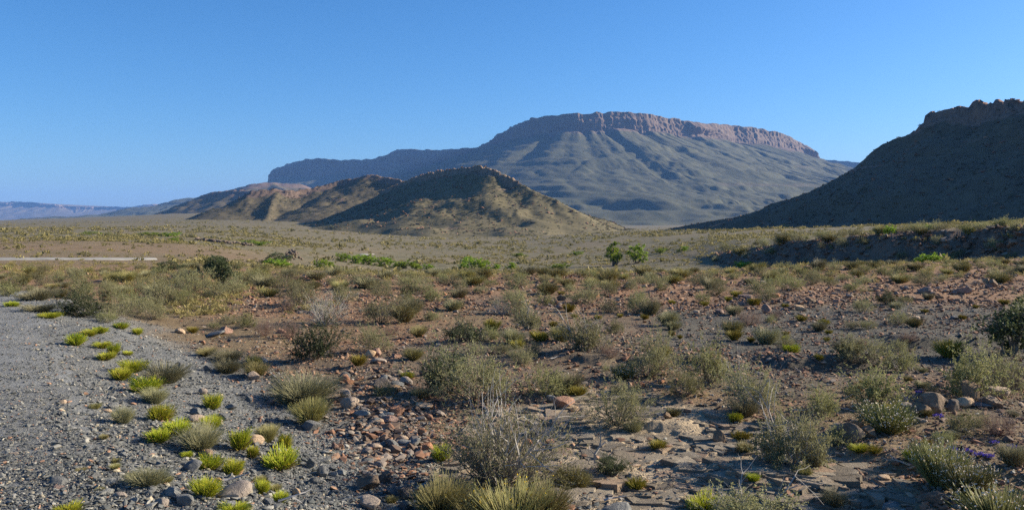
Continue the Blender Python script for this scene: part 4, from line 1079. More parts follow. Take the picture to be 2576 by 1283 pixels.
def stone(kind, u, v, wpx, hpx, label=None, ref=None, tilt=0.0, y=None):
    x, y = hit(u, v) if y is None else (float(ray(u, 600)[0] * y), y)
    z = float(ground_z(x, y)); s = y / FD
    nm, cat, noun = SNOUN[kind]
    o = link(nm, ROCKS[kind][rng.integers(0, len(ROCKS[kind]))])
    w_ = wpx * s; o.location = (x, y, z)
    q = o.data.vertices; hz = {"red_stone": 0.5, "tan_stone": 0.42, "grey_stone": 0.36, "dark_boulder": 0.5, "slab_stone": 0.2}[kind]
    o.scale = (w_, w_ * rng.uniform(0.8, 1.1), min(hpx * s / hz, w_ * 2.2))
    o.rotation_euler = (rng.normal() * 0.12, tilt + rng.normal() * 0.12, rng.uniform(-0.5, 0.5) + (math.pi if rng.random() < 0.5 else 0))
    tag(o, None, cat)
    uu, vv = proj(x, y, z)
    THINGS.append([float(uu), float(vv), hpx, wpx, noun, label, o, ref, y])
    return o
STONES = [
 ("red_stone", 566, 838, 30, 20, "pinkish-brown boulder with one steep flat face", "the pinkish-brown boulder"), ("tan_stone", 452, 838, 26, 14, 0, 0), ("slab_stone", 545, 842, 52, 10, 0, 0), ("red_stone", 705, 838, 26, 14, 0, 0),
 ("tan_stone", 640, 955, 30, 20, "brown boulder half shaded among small grass tufts", "the half-shaded brown boulder"), ("slab_stone", 645, 915, 56, 14, "long dark slab lying in a shrub's shadow", 0),
 ("tan_stone", 930, 898, 32, 17, 0, 0), ("red_stone", 950, 894, 20, 16, 0, 0), ("tan_stone", 952, 913, 38, 15, "rounded brown boulder below the grey shrub on the low bank", "the rounded brown boulder"), ("red_stone", 994, 900, 26, 13, 0, 0), ("dark_boulder", 1035, 903, 28, 18, 0, 0),
 ("red_stone", 1062, 942, 18, 10, 0, 0), ("grey_stone", 962, 965, 26, 16, 0, 0), ("tan_stone", 990, 960, 18, 12, 0, 0), ("tan_stone", 1022, 966, 34, 18, "flat-topped tan stone in front of a lime-green bush", 0), ("grey_stone", 998, 972, 34, 10, 0, 0),
 ("dark_boulder", 955, 980, 44, 22, "dark wedge-shaped boulder in a row of shaded stones", "the dark wedge boulder"), ("dark_boulder", 990, 988, 38, 18, 0, 0), ("dark_boulder", 968, 992, 30, 16, 0, 0),
 ("tan_stone", 868, 1002, 36, 20, 0, 0), ("tan_stone", 882, 1025, 44, 22, "largest smooth brown boulder in the stone drift", "the largest smooth brown boulder"), ("tan_stone", 862, 1012, 28, 14, 0, 0), ("red_stone", 868, 960, 26, 18, 0, 0), ("red_stone", 880, 968, 20, 16, 0, 0), ("grey_stone", 866, 950, 26, 16, 0, 0),
 ("slab_stone", 908, 1045, 48, 18, "pale flat slab stone with a bright straight edge", "the pale flat slab"), ("red_stone", 1000, 1038, 36, 24, "dark red squarish boulder in front of small green grass", "the dark red squarish boulder"), ("tan_stone", 1068, 1026, 40, 14, 0, 0), ("grey_stone", 978, 1047, 34, 12, 0, 0), ("tan_stone", 1034, 1047, 22, 13, 0, 0),
 ("red_stone", 980, 1062, 42, 15, "bright rust-red stone low among grey rubble", "the rust-red stone"), ("red_stone", 1062, 1092, 24, 14, 0, 0), ("red_stone", 1080, 1135, 30, 18, "dark red brick-shaped stone left of the tallest bush", "the brick-shaped red stone"),
 ("tan_stone", 900, 1107, 20, 14, 0, 0), ("grey_stone", 900, 1100, 20, 18, 0, 0), ("tan_stone", 946, 1128, 30, 14, 0, 0), ("slab_stone", 1018, 1118, 36, 12, 0, 0), ("grey_stone", 990, 1128, 32, 18, 0, 0), ("grey_stone", 960, 1155, 34, 12, 0, 0), ("grey_stone", 922, 1165, 34, 14, 0, 0), ("tan_stone", 958, 1176, 32, 14, 0, 0),
 ("tan_stone", 922, 1200, 22, 16, 0, 0), ("dark_boulder", 925, 1228, 56, 24, "dark wide boulder in the tallest bush's shadow", "the dark wide boulder"), ("dark_boulder", 968, 1215, 34, 28, 0, 0), ("tan_stone", 930, 1278, 52, 34, "pink and tan boulder near the bottom edge", "the pink and tan boulder"), ("grey_stone", 985, 1245, 26, 20, 0, 0), ("tan_stone", 987, 1265, 16, 12, 0, 0), ("dark_boulder", 1022, 1255, 42, 30, 0, 0), ("grey_stone", 1022, 1282, 34, 24, 0, 0),
 ("red_stone", 1415, 1022, 48, 20, "dark red wedge stone lying on the mudstone", "the dark red wedge stone"), ("grey_stone", 1390, 1012, 30, 14, 0, 0), ("tan_stone", 1445, 1035, 22, 14, 0, 0), ("red_stone", 1610, 975, 22, 12, 0, 0), ("red_stone", 1662, 965, 18, 10, 0, 0), ("dark_boulder", 1680, 1052, 20, 14, 0, 0), ("red_stone", 1625, 1018, 14, 10, 0, 0),
 ("red_stone", 1330, 1120, 20, 14, 0, 0), ("red_stone", 1382, 1120, 22, 20, 0, 0), ("dark_boulder", 1805, 1113, 28, 24, "purplish conical stone standing on the slab", "the purplish conical stone"),
 ("slab_stone", 1845, 1095, 40, 8, 0, 0), ("red_stone", 1888, 762, 26, 18, "upright squarish red stone, left of two standing on dark gravel", "the upright squarish stone"), ("red_stone", 1866, 769, 16, 11, 0, 0), ("red_stone", 1931, 786, 24, 20, "tombstone-shaped red stone on dark gravel", "the tombstone-shaped stone"),
 ("tan_stone", 2013, 781, 28, 12, "smooth rounded tan stone on dark gravel", "the smooth tan stone"), ("slab_stone", 1980, 770, 24, 6, 0, 0), ("tan_stone", 2015, 793, 20, 6, 0, 0), ("red_stone", 1870, 751, 34, 9, 0, 0), ("red_stone", 1812, 788, 20, 9, 0, 0), ("tan_stone", 1750, 789, 14, 9, 0, 0), ("red_stone", 1950, 748, 22, 10, 0, 0), ("dark_boulder", 2044, 763, 22, 9, 0, 0), ("red_stone", 2063, 764, 22, 8, 0, 0), ("red_stone", 1832, 828, 16, 9, 0, 0), ("grey_stone", 1786, 802, 14, 6, 0, 0),
 ("red_stone", 2423, 738, 36, 13, "broad flat-topped dark red block at the gravel's far edge", "the broad red block"), ("red_stone", 2400, 740, 16, 9, 0, 0), ("dark_boulder", 2500, 722, 20, 18, "leaning dark pointed stone amid scrub at the right", 0), ("red_stone", 2330, 735, 30, 13, 0, 0), ("dark_boulder", 2282, 752, 24, 8, 0, 0), ("dark_boulder", 2362, 751, 20, 7, 0, 0), ("dark_boulder", 2408, 760, 16, 6, 0, 0), ("dark_boulder", 2448, 758, 18, 6, 0, 0), ("red_stone", 2362, 772, 16, 7, 0, 0), ("red_stone", 2268, 770, 12, 5, 0, 0), ("tan_stone", 2302, 803, 20, 8, 0, 0), ("tan_stone", 2286, 795, 14, 10, 0, 0), ("slab_stone", 2400, 803, 26, 8, 0, 0),
 ("red_stone", 1470, 748, 20, 11, 0, 0), ("red_stone", 1502, 748, 14, 14, 0, 0), ("red_stone", 1375, 832, 16, 7, 0, 0), ("red_stone", 1405, 778, 22, 9, 0, 0), ("dark_boulder", 1416, 756, 24, 10, 0, 0), ("red_stone", 1365, 776, 16, 8, 0, 0),
 ("dark_boulder", 2315, 1045, 52, 40, "dark leaning slab, first of the boulder row beside white flowers", "the dark leaning slab"), ("dark_boulder", 2345, 1040, 60, 40, "ribbed leaning slab with bright sunlit edges", "the ribbed leaning slab"), ("tan_stone", 2285, 1035, 36, 22, 0, 0), ("dark_boulder", 2362, 1015, 40, 26, 0, 0),
 ("dark_boulder", 2398, 1035, 34, 28, 0, 0), ("tan_stone", 2420, 1020, 50, 20, "rounded brown boulder in the middle of the boulder row", "the middle brown boulder"), ("dark_boulder", 2448, 1012, 40, 40, "tall pinkish block behind the boulder row", 0), ("slab_stone", 2462, 1022, 60, 14, 0, 0), ("tan_stone", 2510, 1000, 52, 32, "large sunlit brown boulder at the right end of the row", "the large sunlit boulder"),
 ("dark_boulder", 2530, 972, 46, 24, 0, 0), ("dark_boulder", 2562, 980, 50, 22, 0, 0), ("dark_boulder", 2566, 960, 40, 28, 0, 0), ("tan_stone", 2315, 1062, 30, 12, 0, 0), ("dark_boulder", 2495, 1022, 50, 24, 0, 0),
 ("dark_boulder", 2135, 1108, 80, 56, "big dark slab boulder slanting down to the right", "the big slanting boulder"), ("tan_stone", 2108, 1085, 26, 18, 0, 0), ("tan_stone", 2165, 1075, 46, 26, 0, 0), ("dark_boulder", 2188, 1098, 36, 24, 0, 0), ("dark_boulder", 2345, 1262, 66, 26, 0, 0), ("slab_stone", 2240, 1275, 60, 12, 0, 0), ("slab_stone", 2420, 1280, 50, 18, 0, 0), ("tan_stone", 2225, 1205, 28, 10, 0, 0),
 ("tan_stone", 590, 1252, 76, 32, "big tan and grey block beside the tall needle bush", "the big tan block"), ("slab_stone", 582, 1278, 40, 18, 0, 0), ("tan_stone", 640, 1118, 44, 24, "long tan stone leaning beside the needle bushes", "the long tan stone"), ("grey_stone", 480, 1185, 46, 22, 0, 0), ("dark_boulder", 520, 1150, 30, 16, 0, 0),
 ("grey_stone", 784, 1175, 28, 20, 0, 0), ("grey_stone", 810, 1197, 30, 20, "pale pointed stone brightest of the slate rubble", 0), ("grey_stone", 795, 1215, 34, 20, 0, 0), ("tan_stone", 745, 1248, 22, 20, 0, 0), ("grey_stone", 678, 1268, 30, 16, 0, 0), ("red_stone", 842, 1130, 24, 16, 0, 0), ("grey_stone", 820, 1142, 36, 10, 0, 0), ("grey_stone", 780, 1078, 46, 18, 0, 0),
 ("grey_stone", 638, 1195, 22, 16, 0, 0), ("grey_stone", 460, 1262, 50, 26, 0, 0), ("grey_stone", 440, 1245, 40, 20, 0, 0), ("grey_stone", 450, 930, 26, 18, 0, 0), ("grey_stone", 525, 935, 16, 18, 0, 0), ("grey_stone", 628, 1010, 18, 22, "upright blue-grey stone flake amid slate", "the upright slate flake"), ("red_stone", 652, 1062, 20, 16, 0, 0), ("red_stone", 680, 1018, 18, 14, 0, 0), ("tan_stone", 510, 992, 20, 14, 0, 0),
 ("grey_stone", 580, 1028, 36, 12, 0, 0), ("grey_stone", 705, 1012, 24, 14, 0, 0), ("grey_stone", 495, 1040, 26, 14, 0, 0), ("tan_stone", 490, 1062, 40, 16, 0, 0), ("grey_stone", 565, 1055, 32, 16, 0, 0), ("tan_stone", 155, 1018, 22, 14, 0, 0), ("grey_stone", 285, 1024, 24, 14, 0, 0), ("tan_stone", 268, 1036, 26, 8, 0, 0), ("slab_stone", 98, 990, 22, 6, 0, 0), ("tan_stone", 90, 1008, 16, 6, 0, 0),
 ("tan_stone", 300, 1252, 34, 18, "round tan stone half in shade on the slate verge", "the round tan stone"), ("slab_stone", 270, 1240, 28, 10, 0, 0), ("grey_stone", 280, 1218, 24, 12, 0, 0), ("grey_stone", 338, 1262, 22, 14, 0, 0), ("grey_stone", 152, 1218, 42, 16, 0, 0), ("red_stone", 150, 1236, 34, 14, 0, 0), ("grey_stone", 228, 1275, 24, 12, 0, 0), ("grey_stone", 195, 1230, 16, 14, 0, 0), ("grey_stone", 62, 1222, 18, 16, 0, 0), ("grey_stone", 240, 1208, 28, 16, 0, 0), ("tan_stone", 35, 1148, 26, 12, 0, 0), ("grey_stone", 68, 1140, 20, 10, 0, 0), ("tan_stone", 405, 1272, 32, 20, 0, 0), ("slab_stone", 1560, 1286, 70, 14, 0, 0), ("slab_stone", 1180, 1290, 30, 10, 0, 0)]
for k, u, v, w_, h_, lab, ref in STONES:
    stone(k, u, v, w_ * 1.12, h_ * 1.1, lab or None, ref or None)
def fill_stones(nmax, u0, u1, v0, v1, kinds, wr, seed):
    r = np.random.default_rng(seed); made = 0; t = 0
    while made < nmax and t < nmax * 8:
        t += 1
        u = r.uniform(u0, u1); v = r.uniform(v0, v1)
        if vnoise(u / 110 + seed, v / 26, seed) < -0.15: continue
        w_ = r.uniform(*wr) * (0.4 + 0.6 * r.random())
        stone(kinds[r.integers(0, len(kinds))], u, v, w_, w_ * r.uniform(0.35, 0.6)); made += 1
fill_stones(46, 1040, 1700, 705, 785, ["red_stone", "red_stone", "tan_stone"], (12, 22), 501)
fill_stones(60, 1700, 2500, 705, 765, ["red_stone", "red_stone", "tan_stone"], (12, 24), 502)
fill_stones(26, 500, 760, 735, 800, ["tan_stone", "red_stone", "tan_stone"], (10, 20), 503)
fill_stones(30, 860, 1060, 940, 1130, ["tan_stone", "red_stone", "grey_stone"], (18, 34), 504)
fill_stones(34, 640, 880, 1090, 1290, ["grey_stone", "grey_stone", "slab_stone"], (14, 32), 505)
fill_stones(36, 430, 760, 880, 1130, ["grey_stone", "grey_stone", "slab_stone"], (12, 24), 506)
fill_stones(16, 100, 560, 1130, 1283, ["grey_stone", "slab_stone"], (18, 34), 507)

# heap of stones in the middle distance and ledge beyond it
def heap(u, y, wpx, hpx, n_, label, name, seed, mat, flat=False):
    r = np.random.default_rng(seed); s = y / FD; x = float(ray(u, 600)[0] * y)
    Vs, Fs, o_ = [], [], 0
    for i in range(n_):
        v, f = rock_shape(seed * 50 + i, sub=2, cuts=10, squash=(1, 0.8, 0.6))
        q = r.normal() * 0.27 if not flat else r.uniform(-0.5, 0.5); q = max(-0.5, min(0.5, q))
        px = x + q * wpx * s; py = y + r.normal() * wpx * s * (0.16 if not flat else 0.03)
        hz = hpx * s * max(0, (1 - (2 * q) ** 2)) * r.random() if not flat else hpx * s * 0.5 * r.random()
        sz = (hpx * s * r.uniform(0.18, 0.34)) if not flat else hpx * s * r.uniform(0.5, 1.0)
        a = r.uniform(0, 6.28); c, sn = math.cos(a), math.sin(a)
        v = v * sz * np.array([1.6 if flat else 1.2, 1.2, 1.2]); v = np.stack([v[:, 0] * c - v[:, 1] * sn, v[:, 0] * sn + v[:, 1] * c, v[:, 2]], -1)
        Vs.append(v + np.array([px, py, float(ground_z(px, py)) + hz])); Fs.append(f + o_); o_ += len(v)
    ob = link(name, make_mesh(name, np.concatenate(Vs), np.concatenate(Fs), [mat], False))
    tag(ob, label, "rock heap" if not flat else "rock ledge")
    return ob
M["world_stone"] = None
m, n, l, b = new_mat("ledge_stone")
geo = n.new("ShaderNodeNewGeometry")
l.new(mixc(n, l, ramp(n, l, noise(n, l, 0.8, 5, 0.7, geo.outputs["Position"]), 0.35, 0.65), (0.13, 0.10, 0.08), (0.24, 0.185, 0.14)), b.inputs["Base Color"])
M["world_stone"] = m
heap(735, 112, 46, 24, 60, "heap of dark stones beside a dark bush on the plain", "rock_heap", 7, M["world_stone"])
heap(565, 165, 150, 9, 70, "low broken rock ledge across the plain beyond the trees", "rock_ledge", 8, M["world_stone"], True)

# ------------------------------------------------------------------ loose material that nobody could count
def scatter_pieces(name, xs, ys, zs, size, shapes, mat, tint, label, flat=None, up=0.0):
    """many small stones or clumps as one mesh"""
    r = np.random.default_rng(len(xs)); out_v, out_f, out_t = [], [], []; off = 0
    pick = r.integers(0, len(shapes), len(xs)); ang = r.uniform(0, 6.283, len(xs))
    for k, (v, f) in enumerate(shapes):
        m_ = pick == k
        if not m_.any(): continue
        c, s_ = np.cos(ang[m_])[:, None], np.sin(ang[m_])[:, None]; sz = size[m_][:, None]
        X_ = (v[None, :, 0] * c - v[None, :, 1] * s_) * sz + xs[m_][:, None]
        Y_ = (v[None, :, 0] * s_ + v[None, :, 1] * c) * sz + ys[m_][:, None]
        Z_ = v[None, :, 2] * sz + zs[m_][:, None]
        nn = int(m_.sum())
        out_v.append(np.stack([X_, Y_, Z_], -1).reshape(-1, 3))
        out_f.append((f[None] + (np.arange(nn) * len(v))[:, None, None]).reshape(-1, f.shape[1]) + off); off += nn * len(v)
        tv = np.repeat(tint[m_], len(v))
        out_t.append(tv)
    o = link(name, make_mesh(name, np.concatenate(out_v), np.concatenate(out_f), [mat], False, {"tint": np.concatenate(out_t)}))
    return tag(o, label, None, None, "stuff")

small = []
for i in range(14):
    r = np.random.default_rng(900 + i); v, f = ICO[1]; v = v * r.uniform(0.7, 1.15, (len(v), 1))
    for _ in range(7):
        nrm = r.normal(size=3); nrm /= np.linalg.norm(nrm); t = np.maximum(0, v @ nrm - r.uniform(0.2, 0.6)); v = v - t[:, None] * nrm
    v = v * np.array([1.0, r.uniform(0.55, 0.9), r.uniform(0.2, 0.5)])
    a = r.normal() * 0.35; c, s_ = math.cos(a), math.sin(a)
    v = np.stack([v[:, 0] * c + v[:, 2] * s_, v[:, 1], -v[:, 0] * s_ + v[:, 2] * c], -1)
    v = v / np.ptp(v[:, 0]); v[:, 2] -= v[:, 2].min() * 0.6
    small.append((v, f))

def field(n_, ymin, ymax, tmax, seed, smin, smax, power=2.2, lod=0.0011):
    """positions over the ground in view, sizes by a power law; far off only the larger ones"""
    r = np.random.default_rng(seed)
    y = ymin + (ymax - ymin) * r.random(n_) ** 1.0
    y = 1 / (1 / ymin + r.random(n_) * (1 / ymax - 1 / ymin)) if ymax / ymin > 2 else y
    x = (r.random(n_) * 2 - 1) * tmax * (y + 1.0)
    lo = np.maximum(smin, lod * y); hi = np.maximum(smax, lo * 1.5)
    q = r.random(n_); s = (lo ** (1 - power) + q * (hi ** (1 - power) - lo ** (1 - power))) ** (1 / (1 - power))
    return x, y, s, r
# shale on the road edge and its bank
x, y, s, r = field(450000, 3.9, 21, 0.95, 41, 0.009, 0.062, 2.9, 0.0009)
rs = road_s(x, y); dens = (1 - sstep(1.9, 4.2, rs + 1.7 * sstep(11, 16, y) + 0.9 * fbm(x * 0.7, y * 0.7, 61, 3))) * np.where(rs < 0, 0.55 + 0.3 * vnoise(x * 2, y * 2, 73), 1.0)
big_off = (rs < -0.2) & (s > 0.028 + 0.03 * r.random(len(s)) ** 2)
k = (r.random(len(x)) < dens) & ~big_off
scatter_pieces("gravel", x[k], y[k], ground_z(x[k], y[k]) + np.where(rs[k] < 0, 0.022, 0.0) - 0.05 * s[k], s[k], small, M["gravel"], np.clip(r.random(k.sum()) ** 1.4, 0, 0.999), "dark grey shale chips covering the road edge and its bank")
# brown and red rubble on the rest
x, y, s, r = field(300000, 4.4, 44, 1.0, 42, 0.014, 0.11, 2.5, 0.0015)
rs = road_s(x, y)
redz = sstep(17, 23, y) * (1 - sstep(34, 46, y))
dens = sstep(1.5, 4.0, rs) * (0.30 + 0.6 * sstep(-0.05, 0.35, fbm(x * 0.5, y * 0.4, 81, 4)) + 0.9 * redz * sstep(-0.15, 0.25, fbm(x * 0.25, y * 0.2, 82, 3)))
uu = UC + FD * x / y; vv_ = VH + (EYE - ground_base(x, y)) / y * FD
drift = np.exp(-((uu - 960) / 90) ** 2 - ((vv_ - 1060) / 110) ** 2)
dens = np.clip(dens + 1.1 * drift, 0, 1) * (1 - 0.8 * slab_mask(x, y))
k = (r.random(len(x)) < dens)
s = s * (1 + 0.55 * redz + 0.5 * drift)
scatter_pieces("rubble", x[k], y[k], ground_z(x[k], y[k]) - 0.05 * s[k], s[k], small, M["rubble"], np.where((drift[k] > 0.25) & (r.random(k.sum()) < 0.55), np.where(r.random(k.sum()) < 0.6, 0.88, 0.08), np.clip(r.random(k.sum()), 0, 0.999)), "small reddish and brown stones strewn over the bare soil")
# dark grit on the open gravel at the right and chips on the mudstone
x, y, s, r = field(130000, 4.4, 24, 1.0, 43, 0.012, 0.05, 2.6, 0.0011)
uu = UC + FD * x / y
dens = np.maximum(sstep(1450, 1700, uu) * sstep(9, 11.5, y) * (1 - sstep(19, 23, y)), 0.35 * slab_mask(x, y) * sstep(0, 0.3, fbm(x * 1.1, y * 1.4, 91, 3)))
dens = np.maximum(dens, 0.35 * sstep(1, 3, road_s(x, y)))
k = (r.random(len(x)) < dens)
scatter_pieces("grit", x[k], y[k], ground_z(x[k], y[k]) - 0.05 * s[k], s[k], small, M["gravel"], np.clip(r.random(k.sum()) * 0.9, 0, 0.999), "fine dark stone grit over the open ground")
# thin broken plates of mudstone, lying in steps
plates = []
for i in range(12):
    r = np.random.default_rng(930 + i); k_ = r.integers(7, 11); an = np.sort(r.uniform(0, 6.283, k_) * 0.35 + np.arange(k_) * 6.283 / k_ * 0.9)
    rad = r.uniform(0.34, 0.62, k_); px = np.cos(an) * rad * 1.25; py = np.sin(an) * rad * 0.8; th = r.uniform(0.04, 0.13); tl = r.normal(size=2) * 0.07
    top = np.stack([px * 0.96, py * 0.96, th + tl[0] * px + tl[1] * py], -1); bot = np.stack([px, py, -0.12 + 0 * px], -1)
    V_ = np.r_[top, bot, [[0, 0, th]]]; F_ = [(2 * k_, a_, (a_ + 1) % k_) for a_ in range(k_)]
    for a_ in range(k_):
        b_ = (a_ + 1) % k_; F_ += [(a_, a_ + k_, b_ + k_), (a_, b_ + k_, b_)]
    plates.append((V_, np.array(F_)))
r = np.random.default_rng(48); n_ = 15000
y = r.uniform(3.9, 11.5, n_); x = r.uniform(-1.5, 4.5, n_); mk = slab_mask(x, y); q = sstep(-0.25, 0.2, fbm(x * 0.7, y * 1.5, 99, 3))
k = r.random(n_) < mk * (0.15 + 0.85 * q); s = 0.045 + 0.30 * r.random(n_) ** 3.2
M["plate"] = tint_mat("plate", [(0, (0.165, 0.135, 0.098)), (0.4, (0.235, 0.197, 0.145)), (0.75, (0.285, 0.240, 0.178)), (1, (0.30, 0.205, 0.135))])
_n = M["plate"].node_tree.nodes; _l = M["plate"].node_tree.links; _b = _n["Principled BSDF"]; _g = _n.new("ShaderNodeNewGeometry")
_c = _b.inputs["Base Color"].links[0].from_socket
_l.new(mixc(_n, _l, ramp(_n, _l, noise(_n, _l, 14, 6, 0.75, _g.outputs["Position"]), 0.45, 0.7, 0, 0.65), _c, (0.125, 0.105, 0.078)), _b.inputs["Base Color"])
bump(_n, _l, _b, noise(_n, _l, 30, 6, 0.75, _g.outputs["Position"]), 0.8, 0.02)
scatter_pieces("mudstone_plates", x[k], y[k], ground_z(x[k], y[k]) - 0.012, s[k], plates, M["plate"], r.random(k.sum()), "thin broken plates of pale mudstone in low steps")
# shattered slabs on the shaded stream bank
r = np.random.default_rng(44); n_ = 4200
u = r.uniform(1800, 2900, n_); y = bank_foot(u) * r.uniform(0.97, 1.1, n_); x = ray(u, 600)[0] * y; s = 0.12 + 0.7 * r.random(n_) ** 3
scatter_pieces("rubble", x, y, ground_z(x, y) - 0.2 * s, s, small, M["rubble"], r.random(n_) * 0.95, "shattered rock slabs on the shaded stream bank")

# small tufts filling between the counted shrubs, near; then scrub thinning out over the plain
tufts = []
for i in range(10):
    r = np.random.default_rng(950 + i); q = 90
    az = r.uniform(0, 6.283, q); el = np.arccos(r.random(q)) * 0.85
    D = np.stack([np.cos(az) * np.sin(el), np.sin(az) * np.sin(el), np.cos(el)], -1)
    C = D * r.uniform(0.05, 0.36, (q, 1)) * np.array([1, 1, 0.8])
    v, f, t = leaves(C, D + r.normal(size=(q, 3)) * 0.5, r.uniform(0.12, 0.24, q), r.uniform(0.02, 0.05, q), r, np.zeros(q))
    v[:, 2] = np.maximum(v[:, 2], 0)
    tufts.append((v, f))
clumps = []
for i in range(8):
    r = np.random.default_rng(970 + i); q = 34
    az = r.uniform(0, 6.283, q); el = np.arccos(r.random(q))
    D = np.stack([np.cos(az) * np.sin(el), np.sin(az) * np.sin(el), np.cos(el)], -1)
    C = D * r.uniform(0.1, 0.33, (q, 1)) * np.array([1, 1, 0.75])
    v, f, t = leaves(C, D + r.normal(size=(q, 3)) * 0.8, r.uniform(0.16, 0.32, q), r.uniform(0.08, 0.16, q), r, np.zeros(q))
    v[:, 2] = np.maximum(v[:, 2], 0)
    clumps.append((v, f))
r = np.random.default_rng(45); n_ = 22000
y = 1 / (1 / 13.0 + r.random(n_) * (1 / 75.0 - 1 / 13.0)); x = (r.random(n_) * 2 - 1) * 1.0 * y
uu = UC + FD * x / y; vv_ = VH + (EYE - ground_base(x, y)) / y * FD
dens = sstep(27, 36, y) * (0.55 + 0.45 * sstep(-0.1, 0.3, fbm(x * 0.15, y * 0.12, 92, 3)))
dens = np.maximum(dens, sstep(900, 520, uu) * sstep(17, 21, y) * sstep(1.5, 3, road_s(x, y)) * 0.75)
pathm = np.exp(-((uu - np.interp(vv_, [720, 740, 770, 800, 830], [740, 720, 660, 590, 560])) / 75) ** 2) * (vv_ > 722)
dens = dens * (1 - 0.9 * np.clip(pathm, 0, 1))
corr = lambda x, y: (UC + FD * x / y < 430) & (y > 57) & (y < 70)
dens = dens * np.where(corr(x, y), 0.12, 1.0)
k = r.random(n_) < dens; s = 0.15 + 0.42 * r.random(n_) ** 1.4
scatter_pieces("scrub", x[k], y[k], ground_z(x[k], y[k]) - 0.01, s[k], tufts, M["scrub"], np.clip(0.62 + 0.45 * fbm(x[k] * 0.3, y[k] * 0.3, 93, 2) + 0.3 * r.normal(size=k.sum()), 0, 1), "low dry scrub covering the ground between the shrubs")
n_ = 58000
y = np.exp(r.uniform(math.log(60), math.log(1500), n_)); x = (r.random(n_) * 2 - 1) * 1.05 * y
dens = (0.12 + 0.88 * sstep(-0.12, 0.35, fbm(x * 0.03, y * 0.02, 94, 4))) * np.where(corr(x, y), 0.1, 1.0)
k = r.random(n_) < dens; s = (0.3 + 0.9 * r.random(n_) ** 2.2) * (1 + 0.9 * (r.random(n_) < 0.04)) * np.clip(y / 130, 0.9, 3.2)
scatter_pieces("distant_scrub", x[k], y[k], ground_z(x[k], y[k]) - 0.02, s[k], clumps, M["scrub"], np.clip(0.35 + 0.35 * fbm(x[k] * 0.05, y[k] * 0.05, 95, 3) + 0.25 * r.normal(size=k.sum()), 0, 1), "low scrub dotting the plain up to the hills")

def on_hill(hf, n_, seed, smin, smax, shapes, name, mat, tints, label, zmin=1.0, dens=None):
    xs, ys, Z = hf; r = np.random.default_rng(seed)
    i = r.integers(1, len(ys) - 1, n_ * 4); j = r.integers(1, len(xs) - 1, n_ * 4)
    X_ = xs[j] + r.uniform(-0.5, 0.5, len(j)) * (xs[1] - xs[0]); Y_ = ys[i] + r.uniform(-0.5, 0.5, len(i)) * (ys[1] - ys[0]); Z_ = Z[i, j]
    keep = Z_ > ground_base(X_, Y_) + zmin
    if dens is not None: keep &= r.random(len(X_)) < dens(X_, Y_, Z_)
    X_, Y_, Z_ = X_[keep][:n_], Y_[keep][:n_], Z_[keep][:n_]
    s = smin + (smax - smin) * r.random(len(X_)) ** 2.5
    scatter_pieces(name, X_, Y_, Z_ - 0.1 * s, s, shapes, mat, tints(r, len(X_)), label)
patch = lambda X_, Y_, Z_: 0.25 + 0.75 * sstep(-0.1, 0.4, fbm(X_ / 45, Y_ / 45, 97, 3))
on_hill(koppie, 15000, 61, 1.2, 4.0, clumps, "hill_scrub", M["hill_scrub"], lambda r, k: r.random(k), "dark scrub dotting the middle koppie's slopes", 0.5, patch)
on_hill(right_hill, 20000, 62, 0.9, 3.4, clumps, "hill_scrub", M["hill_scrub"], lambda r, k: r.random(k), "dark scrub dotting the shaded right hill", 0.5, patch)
on_hill(chain, 12000, 63, 1.8, 5.5, clumps, "hill_scrub", M["hill_scrub"], lambda r, k: r.random(k), "dark scrub dotting the hills behind the koppie", 0.5, patch)
on_hill(koppie, 3000, 64, 0.8, 3.8, small, "rubble", M["rubble"], lambda r, k: 0.7 * r.random(k), "fallen blocks scattered down the middle koppie", 2.0)
on_hill(right_hill, 2500, 65, 0.8, 3.4, small, "rubble", M["rubble"], lambda r, k: 0.1 + 0.4 * r.random(k), "fallen blocks scattered down the shaded right hill", 2.0)

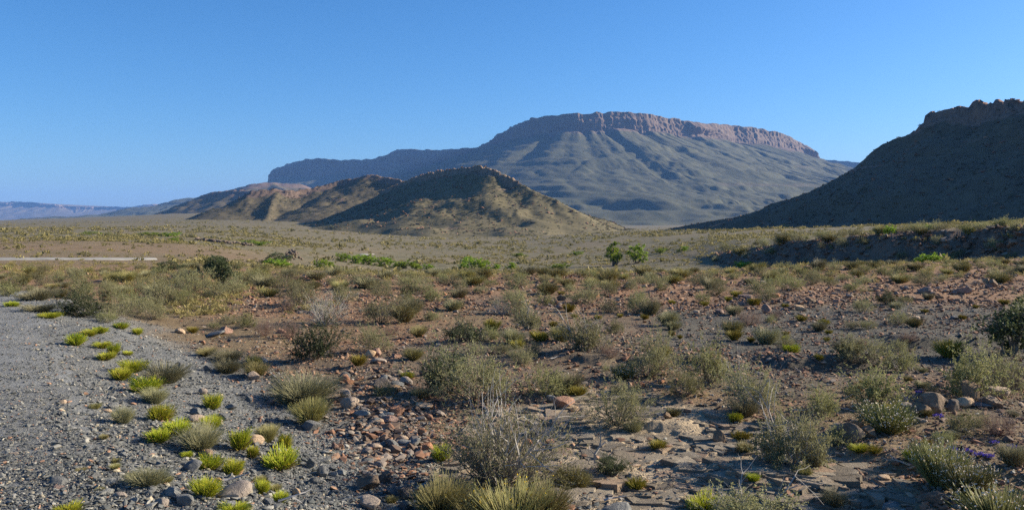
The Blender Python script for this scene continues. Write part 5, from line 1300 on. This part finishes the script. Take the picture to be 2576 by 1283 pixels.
# ------------------------------------------------------------------ labels: each thing not described by hand is placed by its clearest neighbour
REFS = [t for t in THINGS if t[7]]
used = {}
for t in THINGS:
    if t[5]:
        used[t[5]] = 1
def place_words(t):
    out = []
    for q in REFS:
        if q is t: continue
        du = t[0] - q[0]; dv = (t[1] - q[1]) * 2.2
        out.append((math.hypot(du, dv), du, dv, q[7]))
    out.sort(key=lambda e: e[0])
    return out
for t in sorted(THINGS, key=lambda e: place_words(e)[0][0]):
    lab = t[5]
    if not lab:
        kin = [q for q in THINGS if q[4] == t[4]]
        hs = sorted(q[3] / (q[1] - 540) for q in kin); me_ = t[3] / (t[1] - 540)
        size = "small " if me_ < hs[len(hs) // 3] else ("large " if me_ > hs[2 * len(hs) // 3] else "")
        done = None
        for attempt in range(6):
            for dist, du, dv, ref in place_words(t)[:9]:
                a = abs(du); b2 = abs(dv)
                near_ = "just " if dist < 70 else ("well " if dist > 260 else "")
                if a > 2.0 * b2: rel = "right of" if du > 0 else "left of"
                elif b2 > 2.0 * a: rel = "in front of" if dv > 0 else "behind"
                else: rel = ("in front and right of" if du > 0 else "in front and left of") if dv > 0 else ("behind and right of" if du > 0 else "behind and left of")
                ord_ = ["", "second ", "third ", "fourth ", "fifth ", "sixth "][attempt]
                c_ = f"{ord_}{size}{t[4]} {near_}{rel} {ref}"
                if c_ not in used and len(c_.split()) <= 16:
                    done = c_; break
            if done: break
        lab = done or f"{size}{t[4]} on the stony plain"
        used[lab] = 1
    t[6]["label"] = lab
for cat, grp in (("shrub", "shrubs scattered over the stony plain"), ("grass tuft", "grass tufts on the stony ground"), ("stone", "stones lying on the ground"), ("boulder", "boulders lying on the ground"), ("bush", "green bushes of the verge and stream bed"), ("flower", "violet flowers on the sand"), ("flowering bush", "white-flowered bushes at the right"), ("tree", "small trees on the plain")):
    for t in THINGS:
        if t[6]["category"] == cat: t[6]["group"] = grp

# ------------------------------------------------------------------ haze between here and the far mountains
hv = np.array([(a, b_, c) for a in (-21000.0, 17000.0) for b_ in (-300.0, 24000.0) for c in (-140.0, 760.0)])
hf_ = np.array([(0, 1, 3, 2), (4, 6, 7, 5), (0, 4, 5, 1), (2, 3, 7, 6), (0, 2, 6, 4), (1, 5, 7, 3)])
hz = bpy.data.materials.new("haze_air"); hz.use_nodes = True
hz.node_tree.nodes.remove(hz.node_tree.nodes["Principled BSDF"])
pv = hz.node_tree.nodes.new("ShaderNodeVolumePrincipled")
pv.inputs["Color"].default_value = (0.22, 0.46, 1.0, 1)
pv.inputs["Density"].default_value = 4.2e-5
pv.inputs["Density Attribute"].default_value = ""
hz.node_tree.links.new(pv.outputs[0], hz.node_tree.nodes["Material Output"].inputs["Volume"])
hz.cycles.homogeneous_volume = True
tag(link("haze", make_mesh("haze", hv, hf_, [hz])), "thin blue haze in the air before the far mountains", None, None, "stuff")
